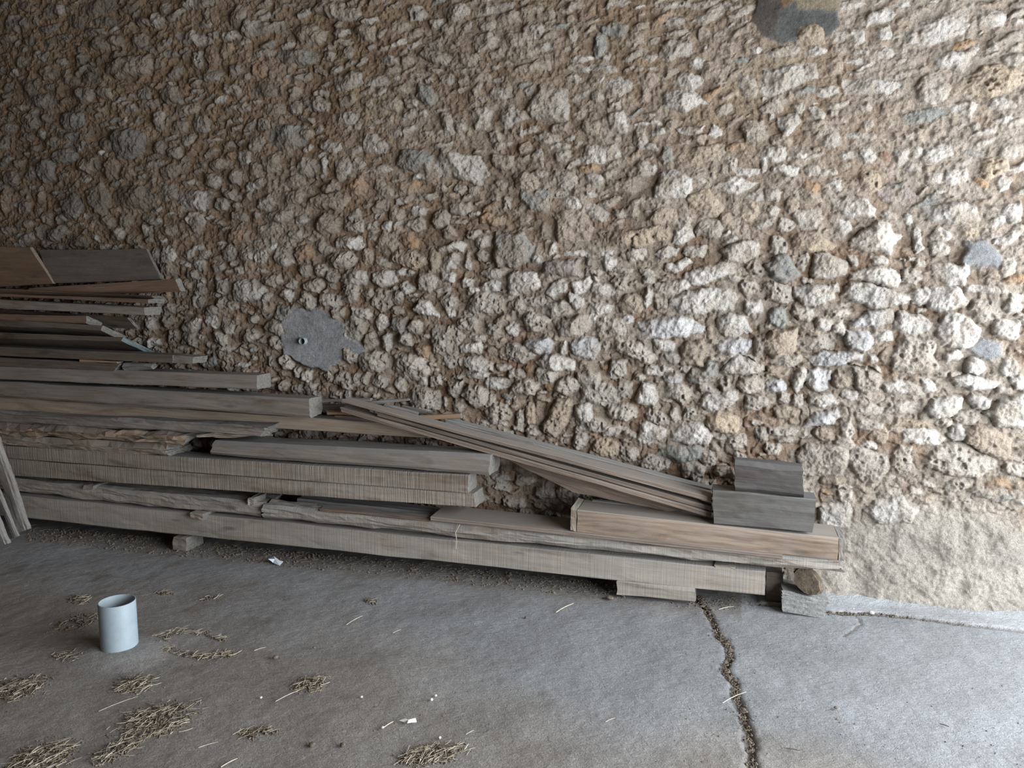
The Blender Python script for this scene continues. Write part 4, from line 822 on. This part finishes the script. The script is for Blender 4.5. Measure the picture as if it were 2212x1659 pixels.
for i in range(420):
    px = rs.uniform(0, 2212); py = rs.uniform(1345, 1659); q = G(px, py)
    ch.append((q[0], q[1], 0.001, rs.uniform(0.0015, 0.0045)))
o = straw_mesh('floor_grit', it, ch); tag(o, 'fine dark grit scattered over the whole concrete floor', 'debris', None, 'stuff')
# single stalks
STALKS = [
 (1219,1316,42,26,0.0020,'pale straw stalk on the floor below the middle right of the pile'),
 (765,1343,40,28,0.0014,'pale straw stalk beside a faint trowel mark, below the pile'),
 (857,1367,18,20,0.0011,'very short straw bit near the centre of the floor'),
 (562,1405,26,14,0.0014,'short straw bit right of the curving straw drift'),
 (838,1570,26,30,0.0018,'white sliver of straw left of the white husk'),
 (622,1506,60,24,0.0013,'long thin stalk pointing away from the isolated straw tuft'),
 (1585,1510,56,24,0.0013,'thin stalk lying across the floor crack'),
 (1568,1316,32,10,0.0015,'pale stalk on the floor beside the start of the crack'),
 (1710,1623,36,-12,0.0020,'brown stalk right of the lower end of the crack'),
 (495,1652,40,26,0.0018,'straw stalk cut off by the bottom edge, lower left'),
 (255,1524,90,20,0.0010,'long thin stalk below the compact straw tuft'),
 (450,1613,44,14,0.0012,'short stalk to the right of the straw tail'),
 (1318,1559,22,20,0.0010,'hair-thin straw left of the floor crack'),
 (1015,1586,18,24,0.0010,'tiny straw right of the white husk'),
 (2040,1571,22,-22,0.0018,'dark twig on the bright floor at lower right'),
]
for (px, py, L, a, w, lab) in STALKS:
    a0 = G(px-L/2*math.cos(math.radians(a)), py+L/2*math.sin(math.radians(a))); a1 = G(px+L/2*math.cos(math.radians(a)), py-L/2*math.sin(math.radians(a)))
    d = a1-a0; o = straw_mesh('straw_stalk', [((a0[0]+a1[0])/2, (a0[1]+a1[1])/2, 0.006, float(np.linalg.norm(d)), math.atan2(d[1], d[0]), w, 0.003)], (), (M_CHAFF if 'dark' in lab or 'brown' in lab else M_STRAW, M_CHAFF))
    tag(o, lab, 'straw', 'single stalks on the floor')
def pebble(px, py, r, mat, label, name='pebble', cat='pebble', sq=0.7):
    import bmesh
    rs = random.Random(int(px+py*3)); bm = bmesh.new(); bmesh.ops.create_icosphere(bm, subdivisions=2, radius=r)
    k = [Vector((rs.gauss(0, 1), rs.gauss(0, 1), rs.gauss(0, 1))).normalized() for _ in range(5)]
    for v in bm.verts:
        for n in k:
            dd = v.co.dot(n)-r*0.72
            if dd > 0: v.co -= n*dd*0.8
        v.co.z *= sq
    me = bpy.data.meshes.new(name); bm.to_mesh(me); bm.free(); me.materials.append(mat)
    o = bpy.data.objects.new(name, me); COL.objects.link(o); q = G(px, py); o.location = (q[0], q[1], r*sq*0.9+0.003); o.rotation_euler[2] = rs.uniform(0, 6)
    return tag(o, label, cat, 'small pebbles on the floor' if cat == 'pebble' else None)
pebble(1883,1328,0.013,M_PEB,'bright white pebble sitting in the joint at the foot of the wall')
pebble(1844,1318,0.006,M_PEB,'tiny pale chip just left of the bright white joint pebble')
pebble(781,1509,0.006,M_PEB,'white pebble alone on the floor, right of the isolated straw tuft')
pebble(941,1506,0.006,M_PEB,'upper of two white chips above the white husk')
pebble(932,1515,0.007,M_PEB,'lower of two white chips above the white husk')
pebble(827,1575,0.006,M_PEB,'white grain at the lower end of the white sliver')
pebble(950,1597,0.006,M_PEB,'white pebble just above the bottom centre straw tuft')
pebble(564,1510,0.006,M_PEB,'white pebble left of the isolated straw tuft')
pebble(740,1614,0.010,M_CHAFF,'brown crumb on the floor left of the bottom centre straw tuft')
pebble(674,1614,0.012,M_CHAFF,'dark brown chip on the floor, farther left of the two crumbs')
pebble(679,1402,0.008,M_CHAFF,'round dark dropping on the floor above the isolated straw tuft')
pebble(1317,1296,0.022,M_CHAFF,'brown lump of bark on the floor left of the flat brown block', 'bark_lump', 'bark', 0.45)
pebble(1136,1337,0.008,M_CHAFF,'small dark crumb on the floor below the centre of the pile')
pebble(1805,1533,0.008,M_CHAFF,'single dark crumb in the middle of the bright right floor')
pebble(595,1424,0.014,M_CHAFF,'dark curled leaf bit beside the curving straw drift', 'leaf_bit', 'leaf', 0.6)
def scrap(name, pts, z, mat, label, cat, th=0.0012):
    """crumpled scrap with thickness"""
    rs = random.Random(len(label)); V = []; n = len(pts)
    q = [G(*p) for p in pts]; cx = sum(p[0] for p in q)/n; cy = sum(p[1] for p in q)/n
    for dz in (0, th):
        for i, p in enumerate(q): V.append((p[0]-cx, p[1]-cy, z[i % len(z)]+dz))
        V.append((0, 0, max(z)*0.9+dz))
    F = []
    for i in range(n):
        j = (i+1) % n; F += [(i, j, n), (n+1+j, n+1+i, 2*n+1), (i, n+1+i, n+1+j, j)]
    me = bpy.data.meshes.new(name); me.from_pydata(V, [], F); me.materials.append(mat)
    o = bpy.data.objects.new(name, me); COL.objects.link(o); o.location = (cx, cy, 0.002); tag(o, label, cat)
scrap('white_husk', [(862,1561),(876,1560),(884,1562),(898,1560),(900,1563),(890,1565),(880,1570),(874,1564)], [0.006,0.012,0.004,0.014,0.003], M_PAPER, 'white dried husk lying on the floor near the bottom centre', 'husk')
scrap('plastic_scrap', [(578,1214),(592,1213),(606,1216),(612,1221),(604,1224),(590,1220),(580,1219)], [0.01,0.03,0.008,0.02,0.004], M_PLAST, 'pale bluish scrap of plastic at the foot of the pile', 'scrap')

tw = []
twp = [(993,1133,-0.372),(984,1150,-0.375),(986,1165,-0.385),(985,1186,-0.375)]
def twig(pts, r, label):
    V = []; F = []; c = [P(*p) for p in pts]; o0 = c[0]
    for i, p in enumerate(c):
        for k in range(5): a = k*2*math.pi/5; V.append(tuple(np.array([r*math.cos(a), r*math.sin(a), 0])+p-o0))
    for i in range(len(c)-1):
        for k in range(5): F.append((i*5+k, i*5+(k+1) % 5, i*5+5+(k+1) % 5, i*5+5+k))
    F += [(4, 3, 2, 1, 0), tuple(range(len(V)-5, len(V)))]
    me = bpy.data.meshes.new('twig'); me.from_pydata(V, [], F); me.materials.append(M_STRAW)
    o = bpy.data.objects.new('twig', me); COL.objects.link(o); o.location = [float(q) for q in o0]; tag(o, label, 'twig')
twig(twp, 0.0022, 'thin pale twig hanging down the front of the waney slab onto the lowest beam')


# ------------------------------------------------------------------ light: daylight from the open right-hand side of the barn
w = bpy.data.worlds.new('daylight'); SC.world = w; w.use_nodes = True
bg = w.node_tree.nodes['Background']; bg.inputs[0].default_value = (0.80, 0.90, 1.0, 1); bg.inputs[1].default_value = 1.0
def area(name, loc, rot, sx, sy, power, col):
    l = bpy.data.lights.new(name, 'AREA'); l.shape = 'RECTANGLE'; l.size = sx; l.size_y = sy; l.energy = power; l.color = col
    o = bpy.data.objects.new(name, l); COL.objects.link(o); o.location = loc; o.rotation_euler = rot; return o
area('daylight_through_opening', (2.9, -2.45, 1.5), (0, math.radians(90), 0), 2.7, 4.6, 500, (0.90, 0.95, 1.0))
SC.view_settings.view_transform = 'Standard'; SC.view_settings.look = 'None'; SC.view_settings.gamma = 1.0
SC.view_settings.exposure = 0.42
SC.view_settings.use_curve_mapping = False
SC.cycles.use_denoising = True
SC.cycles.max_bounces = 5; SC.cycles.diffuse_bounces = 3
